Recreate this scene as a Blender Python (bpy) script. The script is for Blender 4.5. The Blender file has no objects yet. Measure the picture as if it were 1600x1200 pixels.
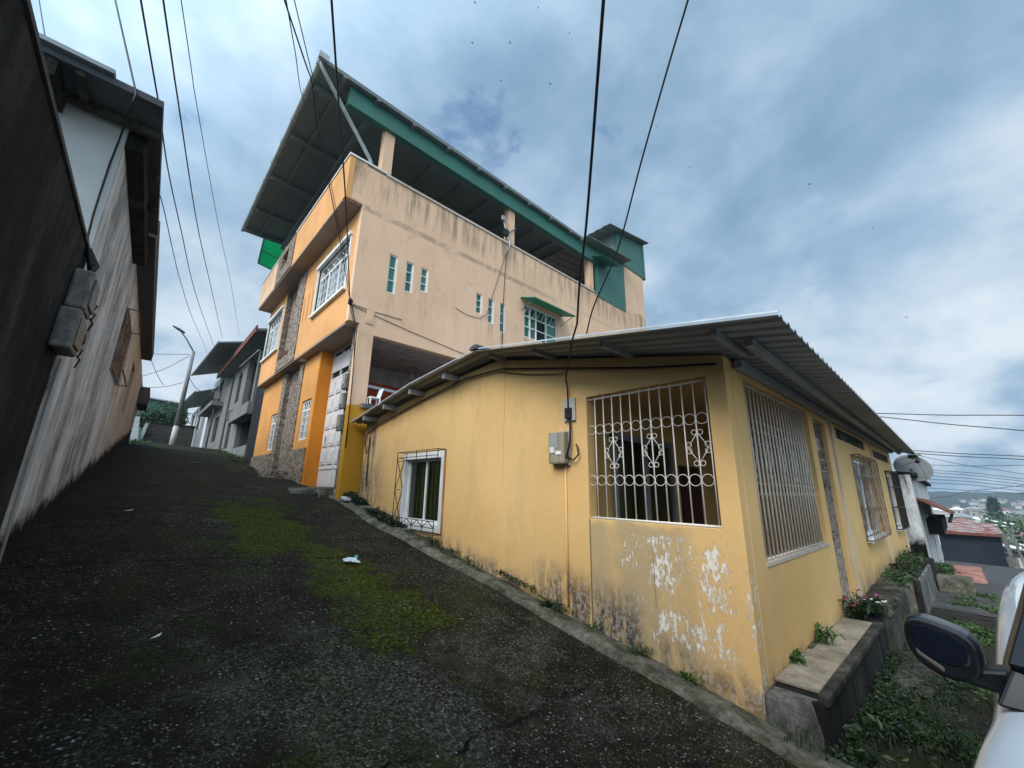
import bpy, bmesh, math, random
from mathutils import Vector, Matrix, noise as mnoise
from mathutils.geometry import tessellate_polygon
R_ = math.radians
PI = math.pi
scene = bpy.context.scene
COL = scene.collection
rng = random.Random(11)

# ------------------------------------------------------------------ camera
FPX, PITCH, ROLL, YAW, EYE = 626.92, R_(14.618), R_(1.019), R_(-42.779), 1.7
cp, sp, cr, sr = math.cos(PITCH), math.sin(PITCH), math.cos(ROLL), math.sin(ROLL)
_fwd = Vector((0, cp, sp)); _up0 = Vector((0, -sp, cp)); _r0 = Vector((1, 0, 0))
_rr = cr * _r0 + sr * _up0; _up = -sr * _r0 + cr * _up0
_Xv = Vector((math.cos(YAW), -math.sin(YAW), 0)); _Yv = Vector((math.sin(YAW), math.cos(YAW), 0))
def _t(v): return Vector((_Xv.dot(v), _Yv.dot(v), v.z))
RIGHT, UP, FWD = _t(_rr), _t(_up), _t(_fwd)
CAM = Vector((0, 0, EYE))
def ray(x, y): return RIGHT * ((x - 800) / FPX) + UP * (-(y - 600) / FPX) + FWD
def onX(x, y, c): d = ray(x, y); return CAM + d * (c / d.x)
def onY(x, y, c): d = ray(x, y); return CAM + d * (c / d.y)
def onZ(x, y, c): d = ray(x, y); return CAM + d * ((c - EYE) / d.z)
def far(x, y, dist): return CAM + ray(x, y).normalized() * dist
cd = bpy.data.cameras.new('camera'); cam = bpy.data.objects.new('camera', cd); COL.objects.link(cam)
cd.sensor_fit = 'HORIZONTAL'; cd.sensor_width = 36; cd.lens = FPX / 1600 * 36
cd.clip_start = 0.05; cd.clip_end = 8000
cam.matrix_world = Matrix(((RIGHT.x, UP.x, -FWD.x, CAM.x), (RIGHT.y, UP.y, -FWD.y, CAM.y), (RIGHT.z, UP.z, -FWD.z, CAM.z), (0, 0, 0, 1)))
scene.camera = cam

# ------------------------------------------------------------------ objects
OFF = {}
def props(o, label=None, cat=None, group=None, kind=None):
    if label: o['label'] = label
    if cat: o['category'] = cat
    if group: o['group'] = group
    if kind: o['kind'] = kind
    return o
def thing(name, label, cat, loc=(0, 0, 0), group=None):
    o = bpy.data.objects.new(name, None); COL.objects.link(o)
    o.location = loc; o.empty_display_size = 0.2
    OFF[o] = Vector(loc)
    return props(o, label, cat, group)
class MB:
    def __init__(s): s.v = []; s.f = []
    def add(s, vs, fs):
        n = len(s.v); s.v += [Vector(p) for p in vs]; s.f += [tuple(i + n for i in f) for f in fs]; return s
    def poly(s, *p): return s.add(p, [tuple(range(len(p)))])
    def box(s, x0, x1, y0, y1, z0, z1):
        return s.add([(x0, y0, z0), (x1, y0, z0), (x1, y1, z0), (x0, y1, z0), (x0, y0, z1), (x1, y0, z1), (x1, y1, z1), (x0, y1, z1)],
                     [(0, 3, 2, 1), (4, 5, 6, 7), (0, 1, 5, 4), (1, 2, 6, 5), (2, 3, 7, 6), (3, 0, 4, 7)])
    def hexa(s, p): return s.add(p, [(0, 3, 2, 1), (4, 5, 6, 7), (0, 1, 5, 4), (1, 2, 6, 5), (2, 3, 7, 6), (3, 0, 4, 7)])
    def bar(s, a, b, w, h=None, up=(0, 0, 1)):
        a, b = Vector(a), Vector(b); d = (b - a).normalized(); u = Vector(up)
        if abs(d.dot(u)) > .98: u = Vector((1, 0, 0))
        x = d.cross(u).normalized(); y = x.cross(d); h = h or w
        q = lambda p: [p - x * w / 2 - y * h / 2, p + x * w / 2 - y * h / 2, p + x * w / 2 + y * h / 2, p - x * w / 2 + y * h / 2]
        return s.hexa(q(a) + q(b))
    def tube(s, pts, r, n=8, cap=True):
        pts = [Vector(p) for p in pts]; rs = r if isinstance(r, (list, tuple)) else [r] * len(pts)
        base = len(s.v); prev = None
        for i, p in enumerate(pts):
            d = (pts[min(i + 1, len(pts) - 1)] - pts[max(i - 1, 0)]).normalized()
            if prev is None:
                u = Vector((0, 0, 1)) if abs(d.z) < .9 else Vector((1, 0, 0)); x = d.cross(u).normalized()
            else: x = (prev - d * prev.dot(d)).normalized()
            prev = x; y = d.cross(x)
            for k in range(n):
                t = 2 * PI * k / n; s.v.append(p + (x * math.cos(t) + y * math.sin(t)) * rs[i])
        for i in range(len(pts) - 1):
            for k in range(n):
                a = base + i * n + k; b = base + i * n + (k + 1) % n; s.f.append((a, b, b + n, a + n))
        if cap:
            s.f.append(tuple(base + k for k in range(n))[::-1]); s.f.append(tuple(base + (len(pts) - 1) * n + k for k in range(n)))
        return s
    def ring(s, c, u, v, R, r, n=20, m=6):
        c, u, v = Vector(c), Vector(u), Vector(v); w = u.cross(v); base = len(s.v)
        for i in range(n):
            t = 2 * PI * i / n; d = u * math.cos(t) + v * math.sin(t)
            for k in range(m):
                q = 2 * PI * k / m; s.v.append(c + d * (R + r * math.cos(q)) + w * (r * math.sin(q)))
        for i in range(n):
            for k in range(m):
                s.f.append((base + i * m + k, base + ((i + 1) % n) * m + k, base + ((i + 1) % n) * m + (k + 1) % m, base + i * m + (k + 1) % m))
        return s
    def lathe(s, prof, c=(0, 0, 0), ax=(0, 0, 1), n=16):
        ax = Vector(ax).normalized(); u = Vector((1, 0, 0)) if abs(ax.x) < .9 else Vector((0, 1, 0)); x = ax.cross(u).normalized(); y = ax.cross(x); c = Vector(c); base = len(s.v)
        for r, h in prof:
            for k in range(n):
                t = 2 * PI * k / n; s.v.append(c + ax * h + (x * math.cos(t) + y * math.sin(t)) * max(r, 1e-4))
        for i in range(len(prof) - 1):
            for k in range(n):
                a = base + i * n + k; b = base + i * n + (k + 1) % n; s.f.append((a, b, b + n, a + n))
        return s
    def xf(s, fn): s.v = [Vector(fn(p)) for p in s.v]; return s
    def build(s, name, mat, parent=None, smooth=False, bevel=0, solid=0, recalc=True):
        me = bpy.data.meshes.new(name); off = OFF.get(parent, Vector((0, 0, 0))) if parent else Vector((0, 0, 0))
        bm = bmesh.new(); vs = [bm.verts.new(p - off) for p in s.v]
        for f in s.f:
            try: bm.faces.new([vs[i] for i in f])
            except ValueError: pass
        if recalc: bmesh.ops.recalc_face_normals(bm, faces=bm.faces)
        for f in bm.faces: f.smooth = smooth
        bm.to_mesh(me); bm.free()
        me.materials.append(mat)
        o = bpy.data.objects.new(name, me); COL.objects.link(o)
        if parent: o.parent = parent
        OFF[o] = off
        if bevel:
            m = o.modifiers.new('edge', 'BEVEL'); m.width = bevel; m.segments = 2; m.limit_method = 'ANGLE'; m.angle_limit = R_(40)
        if solid:
            m = o.modifiers.new('sheet', 'SOLIDIFY'); m.thickness = solid; m.offset = 0
        return o
def struct(mb, name, mat, **k): return props(mb.build(name, mat, **k), kind='structure')
def wall(axis, c, th, outline, holes=()):
    """a wall lying on the plane axis=c (outer face), th thick away from the viewer, with openings cut through"""
    loops = [[Vector((u, v, 0)) for u, v in outline]] + [[Vector((u, v, 0)) for u, v in h] for h in holes]
    tris = tessellate_polygon(loops); flat = [p for l in loops for p in l]
    P = (lambda u, v, d: (c + d, u, v)) if axis == 'X' else (lambda u, v, d: (u, c + d, v))
    m = MB(); n = len(flat)
    m.add([P(p.x, p.y, 0) for p in flat] + [P(p.x, p.y, th) for p in flat], [tuple(t) for t in tris] + [tuple(i + n for i in t) for t in tris])
    b = 0
    for l in loops:
        k = len(l)
        m.f += [(b + i, b + (i + 1) % k, b + (i + 1) % k + n, b + i + n) for i in range(k)]; b += k
    return m
def rect(u0, u1, v0, v1): return [(u0, v0), (u1, v0), (u1, v1), (u0, v1)]
def copy_tree(o, parent=None):
    c = o.copy(); COL.objects.link(c)
    if parent: c.parent = parent
    for ch in list(o.children): copy_tree(ch, c)
    return c
def lerp(a, b, t): return a + (b - a) * t
def table(t):
    def f(x):
        if x <= t[0][0]: return t[0][1] + (x - t[0][0]) * (t[1][1] - t[0][1]) / (t[1][0] - t[0][0])
        for (a, p), (b, q) in zip(t, t[1:]):
            if x <= b: return p + (x - a) * (q - p) / (b - a)
        return t[-1][1]
    return f

# ------------------------------------------------------------------ materials
class T:
    def __init__(s, name):
        s.mat = bpy.data.materials.new(name); s.mat.use_nodes = True; s.nt = s.mat.node_tree
        s.bs = s.nt.nodes['Principled BSDF']; s.P = s.nt.nodes.new('ShaderNodeNewGeometry').outputs['Position']; s._sep = None
    def n(s, t): return s.nt.nodes.new('ShaderNode' + t)
    def put(s, inp, v):
        if hasattr(v, 'is_linked') or isinstance(v, bpy.types.NodeSocket): s.nt.links.new(v, inp)
        else:
            try: inp.default_value = v
            except Exception: inp.default_value = (*v, 1.0)
    def sep(s):
        if not s._sep:
            q = s.n('SeparateXYZ'); s.put(q.inputs[0], s.P); s._sep = q.outputs
        return s._sep
    def vec(s, sx, sy, sz, v=None):
        q = s.n('VectorMath'); q.operation = 'MULTIPLY'; s.put(q.inputs[0], v or s.P); q.inputs[1].default_value = (sx, sy, sz); return q.outputs[0]
    def noise(s, scale, det=4, rough=.55, vec=None, dist=0):
        q = s.n('TexNoise'); s.put(q.inputs['Vector'], vec or s.P); q.inputs['Scale'].default_value = scale; q.inputs['Detail'].default_value = det
        q.inputs['Roughness'].default_value = rough; q.inputs['Distortion'].default_value = dist; return q.outputs['Fac']
    def vor(s, scale, vec=None, feat='F1', out='Distance', rnd=1):
        q = s.n('TexVoronoi'); q.feature = feat; s.put(q.inputs['Vector'], vec or s.P); q.inputs['Scale'].default_value = scale; q.inputs['Randomness'].default_value = rnd; return q.outputs[out]
    def m(s, op, a, b=0.0, c=None):
        q = s.n('Math'); q.operation = op; s.put(q.inputs[0], a); s.put(q.inputs[1], b)
        if c is not None: s.put(q.inputs[2], c)
        return q.outputs[0]
    def sm(s, x, a, b, lo=0., hi=1.):
        q = s.n('MapRange'); q.interpolation_type = 'SMOOTHSTEP'; s.put(q.inputs[0], x); q.inputs[1].default_value = a; q.inputs[2].default_value = b; q.inputs[3].default_value = lo; q.inputs[4].default_value = hi; return q.outputs[0]
    def band(s, x, a, b, c, d): return s.m('MULTIPLY', s.sm(x, a, b), s.sm(x, c, d, 1., 0.))
    def mul(s, *a):
        r = a[0]
        for x in a[1:]: r = s.m('MULTIPLY', r, x)
        return r
    def mix(s, f, a, b, mode='MIX'):
        q = s.n('Mix'); q.data_type = 'RGBA'; q.blend_type = mode; s.put(q.inputs[0], f); s.put(q.inputs[6], a if not isinstance(a, tuple) else (*a, 1)); s.put(q.inputs[7], b if not isinstance(b, tuple) else (*b, 1)); return q.outputs[2]
    def ramp(s, f, stops):
        q = s.n('ValToRGB'); s.put(q.inputs[0], f); e = q.color_ramp.elements
        while len(e) < len(stops): e.new(.5)
        for k, (p, c) in zip(e, stops): k.position = p; k.color = (*c, 1)
        return q.outputs[0]
    def bump(s, h, strength=.4, dist=.01, prev=None):
        q = s.n('Bump'); q.inputs['Strength'].default_value = strength; q.inputs['Distance'].default_value = dist; s.put(q.inputs['Height'], h)
        if prev: s.put(q.inputs['Normal'], prev)
        return q.outputs[0]
    def out(s, base, rough=.8, normal=None, metal=0., spec=.3, **k):
        s.put(s.bs.inputs['Base Color'], base if not isinstance(base, tuple) else (*base, 1)); s.put(s.bs.inputs['Roughness'], rough); s.put(s.bs.inputs['Metallic'], metal)
        s.bs.inputs['Specular IOR Level'].default_value = spec
        if normal: s.put(s.bs.inputs['Normal'], normal)
        for a, v in k.items(): s.put(s.bs.inputs[a.replace('_', ' ')], v)
        return s.mat
def plain(name, c, rough=.6, var=.25, scale=3., metal=0., spec=.3, bump=.15, bs=60., **k):
    t = T(name); f = t.noise(scale, 5, .6)
    base = t.mix(t.sm(f, .3, .7), tuple(x * (1 - var) for x in c), tuple(min(1, x * (1 + var)) for x in c))
    return t.out(base, t.sm(f, .3, .7, rough * .85, min(1, rough * 1.15)), t.bump(t.noise(bs, 3), bump, .004), metal, spec, **k)
def streaked(name, c, dirt, amt=.6, rough=.85, zs=.12, sc=2.2, grime=None, bump=.3, spec=.2):
    """painted or bare plaster with rain streaks running down it and blotches"""
    t = T(name)
    big = t.noise(.7, 4, .6); st = t.noise(sc, 6, .65, t.vec(1, 1, zs)); fine = t.noise(14, 5, .6)
    base = t.mix(t.sm(big, .3, .7), tuple(x * .88 for x in c), tuple(min(1, x * 1.08) for x in c))
    base = t.mix(t.m('MULTIPLY', t.sm(st, .5, .72), amt), base, dirt)
    if grime: base = t.mix(t.mul(t.sm(t.noise(1.3, 7, .7), .55, .68), .8), base, grime)
    base = t.mix(t.m('MULTIPLY', t.sm(fine, .55, .75), .18), base, tuple(x * .5 for x in c))
    nb = t.bump(fine, bump, .006); nb = t.bump(t.noise(90, 3), bump * .6, .003, nb)
    return t.out(base, rough, nb, 0, spec)
def mottled(name, stops, sc=2.0, rough=.92, green=None, bump=.7, zs=.7):
    """bare old concrete or plaster: blotches at several sizes from black algae to pale scuffs"""
    t = T(name); v = t.vec(1, 1, zs); f = t.m('ADD', t.m('ADD', t.m('MULTIPLY', t.noise(sc, 9, .72, v, .4), .55), t.m('MULTIPLY', t.noise(sc * 4.3, 7, .75, v), .33)), t.m('MULTIPLY', t.noise(sc * 22, 5, .7), .12))
    base = t.ramp(f, stops)
    if green: base = t.mix(t.m('MULTIPLY', t.sm(t.noise(sc * 1.7, 8, .72), .52, .66), .75), base, green)
    nb = t.bump(t.noise(sc * 9, 7, .72), bump, .02); nb = t.bump(t.noise(110, 4), .4, .003, nb)
    return t.out(base, rough, nb, 0, .15)
M = {}
def stucco_yellow():
    t = T('yellow_stucco'); x, y, z = t.sep()
    base = t.mix(t.sm(t.noise(.8, 5, .6), .3, .7), (.65, .40, .155), (.71, .455, .195))
    base = t.mix(t.mul(t.sm(t.noise(2.5, 6, .7, t.vec(1, 1, .18)), .52, .75), .45), base, (.47, .335, .17))
    h = t.m('SUBTRACT', z, t.m('MULTIPLY', t.m('SUBTRACT', y, 1.36), .152))        # height above the sloping kerb
    wob = t.m('MULTIPLY', t.m('SUBTRACT', t.noise(2.2, 5, .65), .5), .9)
    onA = t.sm(x, 4.14, 4.16, 1., 0.)
    # brown damp panel under the barred opening
    dz = t.m('ADD', z, t.m('MULTIPLY', wob, .5))
    panel = t.mul(onA, t.band(t.m('ADD', y, t.m('MULTIPLY', wob, .1)), 1.75, 2.0, 3.035, 3.045), t.band(dz, -.3, .1, 1.30, 1.40), t.sm(t.noise(1.7, 6, .7, t.vec(1, 1.6, .5)), .22, .52))
    base = t.mix(t.m('MULTIPLY', panel, .85), base, (.41, .31, .175))
    # flaked paint showing pale render
    fl = t.noise(5.0, 9, .68, t.vec(1, 1.6, .8), .5); fl2 = t.noise(17, 6, .7, t.vec(1, 2.0, .6))
    mix = t.m('ADD', t.m('MULTIPLY', fl, .5), t.m('MULTIPLY', fl2, .5))
    wy = t.m('ADD', y, t.m('MULTIPLY', wob, .35)); wz = t.m('ADD', z, t.m('MULTIPLY', wob, .5))
    col1 = t.mul(t.band(wy, 1.95, 2.05, 2.25, 2.42), t.band(wz, .62, .75, 1.20, 1.32)); col2 = t.mul(t.band(wy, 1.45, 1.55, 1.72, 1.85), t.band(wz, .55, .7, 1.12, 1.22))
    low = t.mul(t.band(wy, 1.42, 1.6, 2.15, 2.4), t.band(wz, .22, .34, .50, .62)); edge = t.mul(t.band(wy, 1.25, 1.34, 1.385, 1.45), t.band(wz, -.1, .1, .9, 1.3), .8)
    spots = t.mul(t.band(wy, 1.3, 1.6, 2.5, 2.9), t.band(wz, .1, .3, 1.2, 1.34), .55)
    regA = t.mul(t.m('MAXIMUM', t.m('MAXIMUM', t.m('MAXIMUM', col1, col2), t.m('MAXIMUM', low, edge)), spots), t.sm(x, 4.3, 4.2, 0., 1.))
    regA = t.m('MULTIPLY', regA, t.sm(x, 4.35, 4.25)) if False else regA
    sp2 = t.noise(38, 5, .75, t.vec(1, 1.8, .7))
    mix = t.m('ADD', t.m('MULTIPLY', mix, .64), t.m('MULTIPLY', sp2, .36))
    flake = t.sm(t.m('ADD', mix, t.m('MULTIPLY', regA, .095)), .588, .604)
    flake = t.m('MULTIPLY', flake, t.m('MAXIMUM', t.sm(regA, .05, .2), t.mul(t.sm(h, .7, .1), .30)))
    base = t.mix(t.m('MULTIPLY', flake, .92), base, t.mix(fl2, (.62, .55, .46), (.90, .86, .80)))
    # black mould climbing from the kerb
    mo = t.noise(4.5, 8, .72, t.vec(1, 1.5, .45)); hh = t.m('ADD', h, t.m('MULTIPLY', wob, .35))
    g1 = t.mul(onA, t.band(y, 2.2, 2.6, 3.5, 4.3), t.sm(hh, .62, .12)); g2 = t.mul(onA, t.sm(y, 8.2, 9.4), t.sm(hh, 2.2, .35)); g3 = t.mul(t.sm(hh, .30, .02), .75)
    gb = t.mul(t.sm(x, 8.6, 9.2), t.sm(t.m('ADD', z, t.m('MULTIPLY', wob, .4)), .55, .1), .8)
    st = t.mul(onA, t.band(t.m('ADD', y, t.m('MULTIPLY', wob, .25)), 8.95, 9.25, 9.6, 9.9), t.sm(t.noise(5, 6, .7, t.vec(1, 2, .18)), .36, .58))
    mould = t.m('MULTIPLY', t.m('MAXIMUM', t.m('MAXIMUM', g1, g2), t.m('MAXIMUM', g3, gb)), t.sm(mo, .36, .56))
    mould = t.m('MAXIMUM', mould, st)
    base = t.mix(t.m('MULTIPLY', mould, .93), base, t.mix(t.sm(t.noise(22, 5, .7), .45, .62), (.035, .034, .032), (.26, .25, .25)))
    seam = t.mul(onA, t.m('MAXIMUM', t.mul(t.band(y, 3.032, 3.038, 3.050, 3.056), t.sm(z, 1.39, 1.35)), t.mul(t.band(t.m('ADD', y, t.m('MULTIPLY', wob, .03)), 2.25, 2.255, 2.26, 2.266), t.band(z, .55, .6, 1.1, 1.25), .6)))
    seam = t.m('MAXIMUM', seam, t.mul(onA, t.band(y, 4.606, 4.612, 4.618, 4.625), t.sm(z, 1.2, 2.6), .45)); base = t.mix(t.m('MULTIPLY', seam, .8), base, (.07, .05, .03))
    base = t.mix(t.mul(t.sm(t.noise(1.1, 8, .72, t.vec(1, 1, .5)), .54, .68), .35), base, (.42, .29, .13)); base = t.mix(t.mul(t.sm(t.noise(6.5, 8, .75), .60, .70), .5), base, (.74, .52, .25))
    nb = t.bump(t.noise(9, 6, .6), .35, .012); nb = t.bump(t.noise(75, 4), .35, .004, nb); nb = t.bump(flake, .6, -.008, nb)
    return t.out(base, .85, nb, 0, .2)
def stucco_peach():
    t = T('peach_stucco'); x, y, z = t.sep()
    base = t.mix(t.sm(t.noise(.5, 6, .62), .3, .7), (.69, .435, .275), (.76, .50, .33))
    base = t.mix(t.mul(t.sm(t.noise(1.6, 7, .68, t.vec(1, 1, .22)), .5, .72), .55), base, (.54, .36, .235))
    w = t.m('MULTIPLY', t.m('SUBTRACT', t.noise(1.1, 5, .65), .5), .9)
    top = t.mul(t.band(t.m('ADD', z, w), 9.2, 10.3, 10.75, 10.9), t.sm(t.noise(3.2, 6, .7, t.vec(1, 1, .10)), .43, .64))
    base = t.mix(t.m('MULTIPLY', top, .82), base, (.20, .14, .09))
    runs = None
    for xa, xb, zs in ((4.34, 4.64, 7.02), (4.88, 5.17, 7.25), (5.38, 5.67, 7.45), (7.52, 7.82, 7.42), (8.05, 8.34, 7.23), (8.6, 8.88, 7.04), (9.8, 11.8, 7.2)):
        q = t.mul(t.band(x, xa - .02, xa + .06, xb - .06, xb + .02), t.band(t.m('ADD', z, t.m('MULTIPLY', w, .7)), zs - 1.3, zs - .1, zs, zs + .01)); runs = q if runs is None else t.m('MAXIMUM', runs, q)
    base = t.mix(t.mul(runs, t.sm(t.noise(5, 6, .7, t.vec(1, 1, .12)), .42, .62), .55), base, (.27, .20, .15))
    seam = t.mul(t.band(t.m('ADD', z, t.m('MULTIPLY', w, .16)), 9.16, 9.27, 9.36, 9.43), t.sm(t.noise(2.0, 5, .7), .36, .58), t.sm(x, 12.5, 9.0, .35, 1.))
    base = t.mix(t.m('MULTIPLY', seam, .6), base, (.22, .16, .125))
    base = t.mix(t.mul(t.sm(t.noise(7, 6, .7), .56, .7), .35), base, (.74, .56, .42)); base = t.mix(t.mul(t.sm(t.noise(1.0, 9, .75, t.vec(1, 1, .6), .6), .54, .66), .5), base, (.42, .30, .215)); base = t.mix(t.mul(t.sm(t.noise(.9, 8, .7, t.vec(1, 1, .3)), .60, .66), .5), base, (.70, .50, .36))
    low = t.sm(t.m('ADD', z, t.m('MULTIPLY', w, .3)), 3.72, 3.66)
    base = t.mix(low, base, (.48, .24, .022))
    nb = t.bump(t.noise(6, 6, .6), .25, .012); nb = t.bump(t.noise(60, 4), .25, .004, nb)
    return t.out(base, .88, nb, 0, .15)
def concrete_road():
    t = T('old_mossy_concrete'); x, y, z = t.sep()
    w = t.m('MULTIPLY', t.m('SUBTRACT', t.noise(.9, 5, .6), .5), 1.6)
    fl = t.vec(1, 1, 0); stone = t.vor(46, fl, 'F1', 'Distance'); sc = t.n('TexVoronoi'); t.put(sc.inputs['Vector'], fl); sc.inputs['Scale'].default_value = 46; fine_s = t.vor(105, fl, 'F1', 'Distance'); fc = t.n('TexVoronoi'); t.put(fc.inputs['Vector'], fl); fc.inputs['Scale'].default_value = 105; fcv = t.n('SeparateColor'); t.put(fcv.inputs[0], fc.outputs['Color'])
    cellv = t.n('SeparateColor'); t.put(cellv.inputs[0], sc.outputs['Color'])
    big = t.noise(.55, 6, .65); mid = t.noise(2.4, 6, .7)
    base = t.ramp(t.m('ADD', t.m('MULTIPLY', mid, .6), t.m('MULTIPLY', t.noise(70, 5, .75), .4)), [(.36, (.003, .003, .0016)), (.5, (.0115, .0105, .0058)), (.66, (.044, .040, .025))])
    base = t.mix(t.mul(t.sm(fine_s, .45, .25), t.sm(fcv.outputs[0], .45, .9), t.sm(mid, .3, .6)), base, t.ramp(fcv.outputs[1], [(0, (.04, .038, .03)), (.8, (.11, .105, .09)), (1, (.34, .33, .30))])); peb = t.mul(t.sm(stone, .42, .28), t.sm(cellv.outputs[0], .30, .75)); pc = t.ramp(cellv.outputs[1], [(0, (.035, .033, .024)), (.5, (.088, .082, .062)), (.85, (.19, .18, .145)), (1, (.52, .50, .43))])
    base = t.mix(t.m('MULTIPLY', peb, t.sm(big, .28, .6, .35, .95)), base, pc)
    worn = t.mul(t.sm(t.m('ADD', t.noise(1.1, 7, .7), t.m('MULTIPLY', t.band(t.m('ADD', y, w), 1.2, 2.2, 3.2, 4.6), .14)), .55, .70), t.sm(t.noise(34, 6, .78), .44, .60))
    base = t.mix(t.m('MULTIPLY', worn, .8), base, t.mix(t.sm(t.noise(60, 5, .75), .42, .66), (.030, .028, .022), (.30, .285, .245)))
    # moss: a big patch mid-lane, thin drifts elsewhere, brown slime along the shaded wall
    mx_ = t.m('ADD', x, t.m('MULTIPLY', w, .42)); mz = t.m('MAXIMUM', t.mul(t.band(t.m('ADD', y, w), 5.4, 6.6, 9.0, 10.4), t.band(mx_, .9, 1.4, 2.0, 2.8)), t.mul(t.band(t.m('ADD', y, w), 3.0, 3.9, 6.0, 7.0), t.band(mx_, 1.4, 1.9, 2.3, 3.1), .8))
    ms = t.m('ADD', t.noise(2.0, 8, .72), t.m('MULTIPLY', mz, .31)); moss = t.sm(ms, .585, .78)
    thin = t.m('MULTIPLY', t.sm(t.noise(1.3, 8, .72), .50, .68), .55)
    moss = t.m('MAXIMUM', moss, t.m('MULTIPLY', thin, .7)); mc = t.mix(t.sm(t.noise(30, 5, .7), .4, .65), (.012, .018, .002), (.135, .170, .010))
    base = t.mix(t.m('MULTIPLY', moss, .85), base, mc)
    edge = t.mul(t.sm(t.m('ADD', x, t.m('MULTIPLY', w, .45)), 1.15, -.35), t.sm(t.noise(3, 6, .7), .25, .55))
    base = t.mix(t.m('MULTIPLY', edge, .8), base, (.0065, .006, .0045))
    wr = t.m('MULTIPLY', t.m('SUBTRACT', t.noise(2.5, 6, .65), .5), .35); crack = None
    for yy in (2.2, 5.9, 10.1, 14.6, 19.5):
        c = t.m('ABSOLUTE', t.m('SUBTRACT', t.m('ADD', t.m('ADD', y, t.m('MULTIPLY', x, -.03)), wr), yy)); c = t.sm(c, .028, .006)
        crack = c if crack is None else t.m('MAXIMUM', crack, c)
    crack = t.m('MULTIPLY', crack, t.sm(t.noise(1.6, 4), .38, .52)); pk = t.mul(peb, t.sm(t.noise(1.6, 6, .7), .36, .56), t.sm(y, 16, 5), .6); base = t.mix(pk, base, t.mix(.45, pc, (.04, .038, .03))); base = t.mix(crack, base, (.004, .004, .003))
    hgt = t.m('ADD', t.m('MULTIPLY', peb, .6), t.m('ADD', t.m('MULTIPLY', mid, .8), t.m('MULTIPLY', t.noise(120, 4, .7), .5)))
    hgt = t.m('SUBTRACT', hgt, t.m('MULTIPLY', crack, 1.2))
    nb = t.bump(t.m('MULTIPLY', moss, t.noise(45, 5, .75)), 1.0, .05); nb = t.bump(hgt, 1.0, .02, nb); nb = t.bump(t.noise(5, 5, .6), .5, .03, nb)
    return t.out(base, t.sm(mid, .35, .7, .8, .97), nb, 0, .10)
def stone_clad():
    t = T('split_stone_cladding'); v = t.vec(1, 1, 2.0)
    q = t.n('TexVoronoi'); t.put(q.inputs['Vector'], v); q.inputs['Scale'].default_value = 7
    c = t.n('SeparateColor'); t.put(c.inputs[0], q.outputs['Color']); e = t.vor(7, v, 'DISTANCE_TO_EDGE')
    base = t.ramp(c.outputs[0], [(0, (.16, .11, .08)), (.35, (.30, .22, .165)), (.7, (.44, .36, .29)), (1, (.26, .235, .215))])
    base = t.mix(t.mul(t.noise(20, 5, .7), .5), base, (.10, .08, .06)); g = t.sm(e, .0, .06)
    base = t.mix(g, (.06, .05, .042), base)
    nb = t.bump(t.m('ADD', t.m('MULTIPLY', g, .7), t.m('MULTIPLY', c.outputs[1], .6)), .9, .03); nb = t.bump(t.noise(40, 5, .7), .5, .008, nb)
    return t.out(base, .9, nb, 0, .2)
def block_wall(name, c1, c2, sx=2.4, mort=(.10, .10, .095), axis='x'):
    t = T(name); x, y, z = t.sep(); cmb = t.n('CombineXYZ'); t.put(cmb.inputs[0], x if axis == 'x' else y); t.put(cmb.inputs[1], z)
    b = t.n('TexBrick'); t.put(b.inputs['Vector'], cmb.outputs[0]); b.inputs['Scale'].default_value = sx; b.inputs['Color1'].default_value = (*c1, 1); b.inputs['Color2'].default_value = (*c2, 1); b.inputs['Mortar'].default_value = (*mort, 1); b.inputs['Mortar Size'].default_value = .025
    base = t.mix(t.mul(t.sm(t.noise(2.5, 7, .7), .4, .65), .7), b.outputs['Color'], tuple(q * .35 for q in c1))
    nb = t.bump(b.outputs['Fac'], -.6, .01); nb = t.bump(t.noise(30, 5, .7), .5, .01, nb)
    return t.out(base, .92, nb, 0, .15)
def glass(name, c, rough=.08, curtain=None, spec=.6, sc=11, axis=1):
    t = T(name); base = c
    if curtain:
        f = t.noise(sc, 3, .5, t.vec(1, 1, .03)); base = t.mix(t.sm(f, .38, .66), c, curtain)
    return t.out(base, rough, t.bump(t.noise(1.2, 2), .05, .01), 0, spec)
def leaf(name, c1, c2, rough=.5):
    t = T(name); oi = t.n('ObjectInfo'); f = t.noise(7, 4, .6)
    base = t.mix(t.sm(f, .35, .65), c1, c2)
    return t.out(base, rough, None, 0, .35, Subsurface_Weight=0.0, Transmission_Weight=0.0)
def rusty(name, c, rust=(.16, .06, .025), amt=.5, metal=.3, rough=.6, sc=6.):
    t = T(name); f = t.sm(t.noise(sc, 7, .7), 1 - amt - .1, 1 - amt + .12)
    return t.out(t.mix(f, c, t.mix(t.noise(25, 4), rust, tuple(x * .5 for x in rust))), t.sm(f, 0, 1, rough, .95), t.bump(t.noise(70, 4), .25, .003), metal, .35)
M['yellow'] = stucco_yellow(); M['peach'] = stucco_peach(); M['road'] = concrete_road(); M['stone'] = stone_clad()
M['yellow_in'] = streaked('yellow_inner_plaster', (.60, .37, .13), (.48, .28, .09), .4)
M['orange'] = streaked('orange_paint', (.68, .335, .125), (.54, .26, .09), .35, .7, bump=.15)
M['orange_deep'] = streaked('deep_orange_paint', (.66, .22, .018), (.50, .15, .01), .35, .55, bump=.15)
M['orange_low'] = streaked('warm_orange_paint', (.68, .31, .085), (.54, .24, .06), .35, .65, bump=.15)
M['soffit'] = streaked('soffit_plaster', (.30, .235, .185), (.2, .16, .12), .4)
M['cap'] = streaked('parapet_cap_mortar', (.50, .42, .35), (.2, .15, .11), .6)
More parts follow.
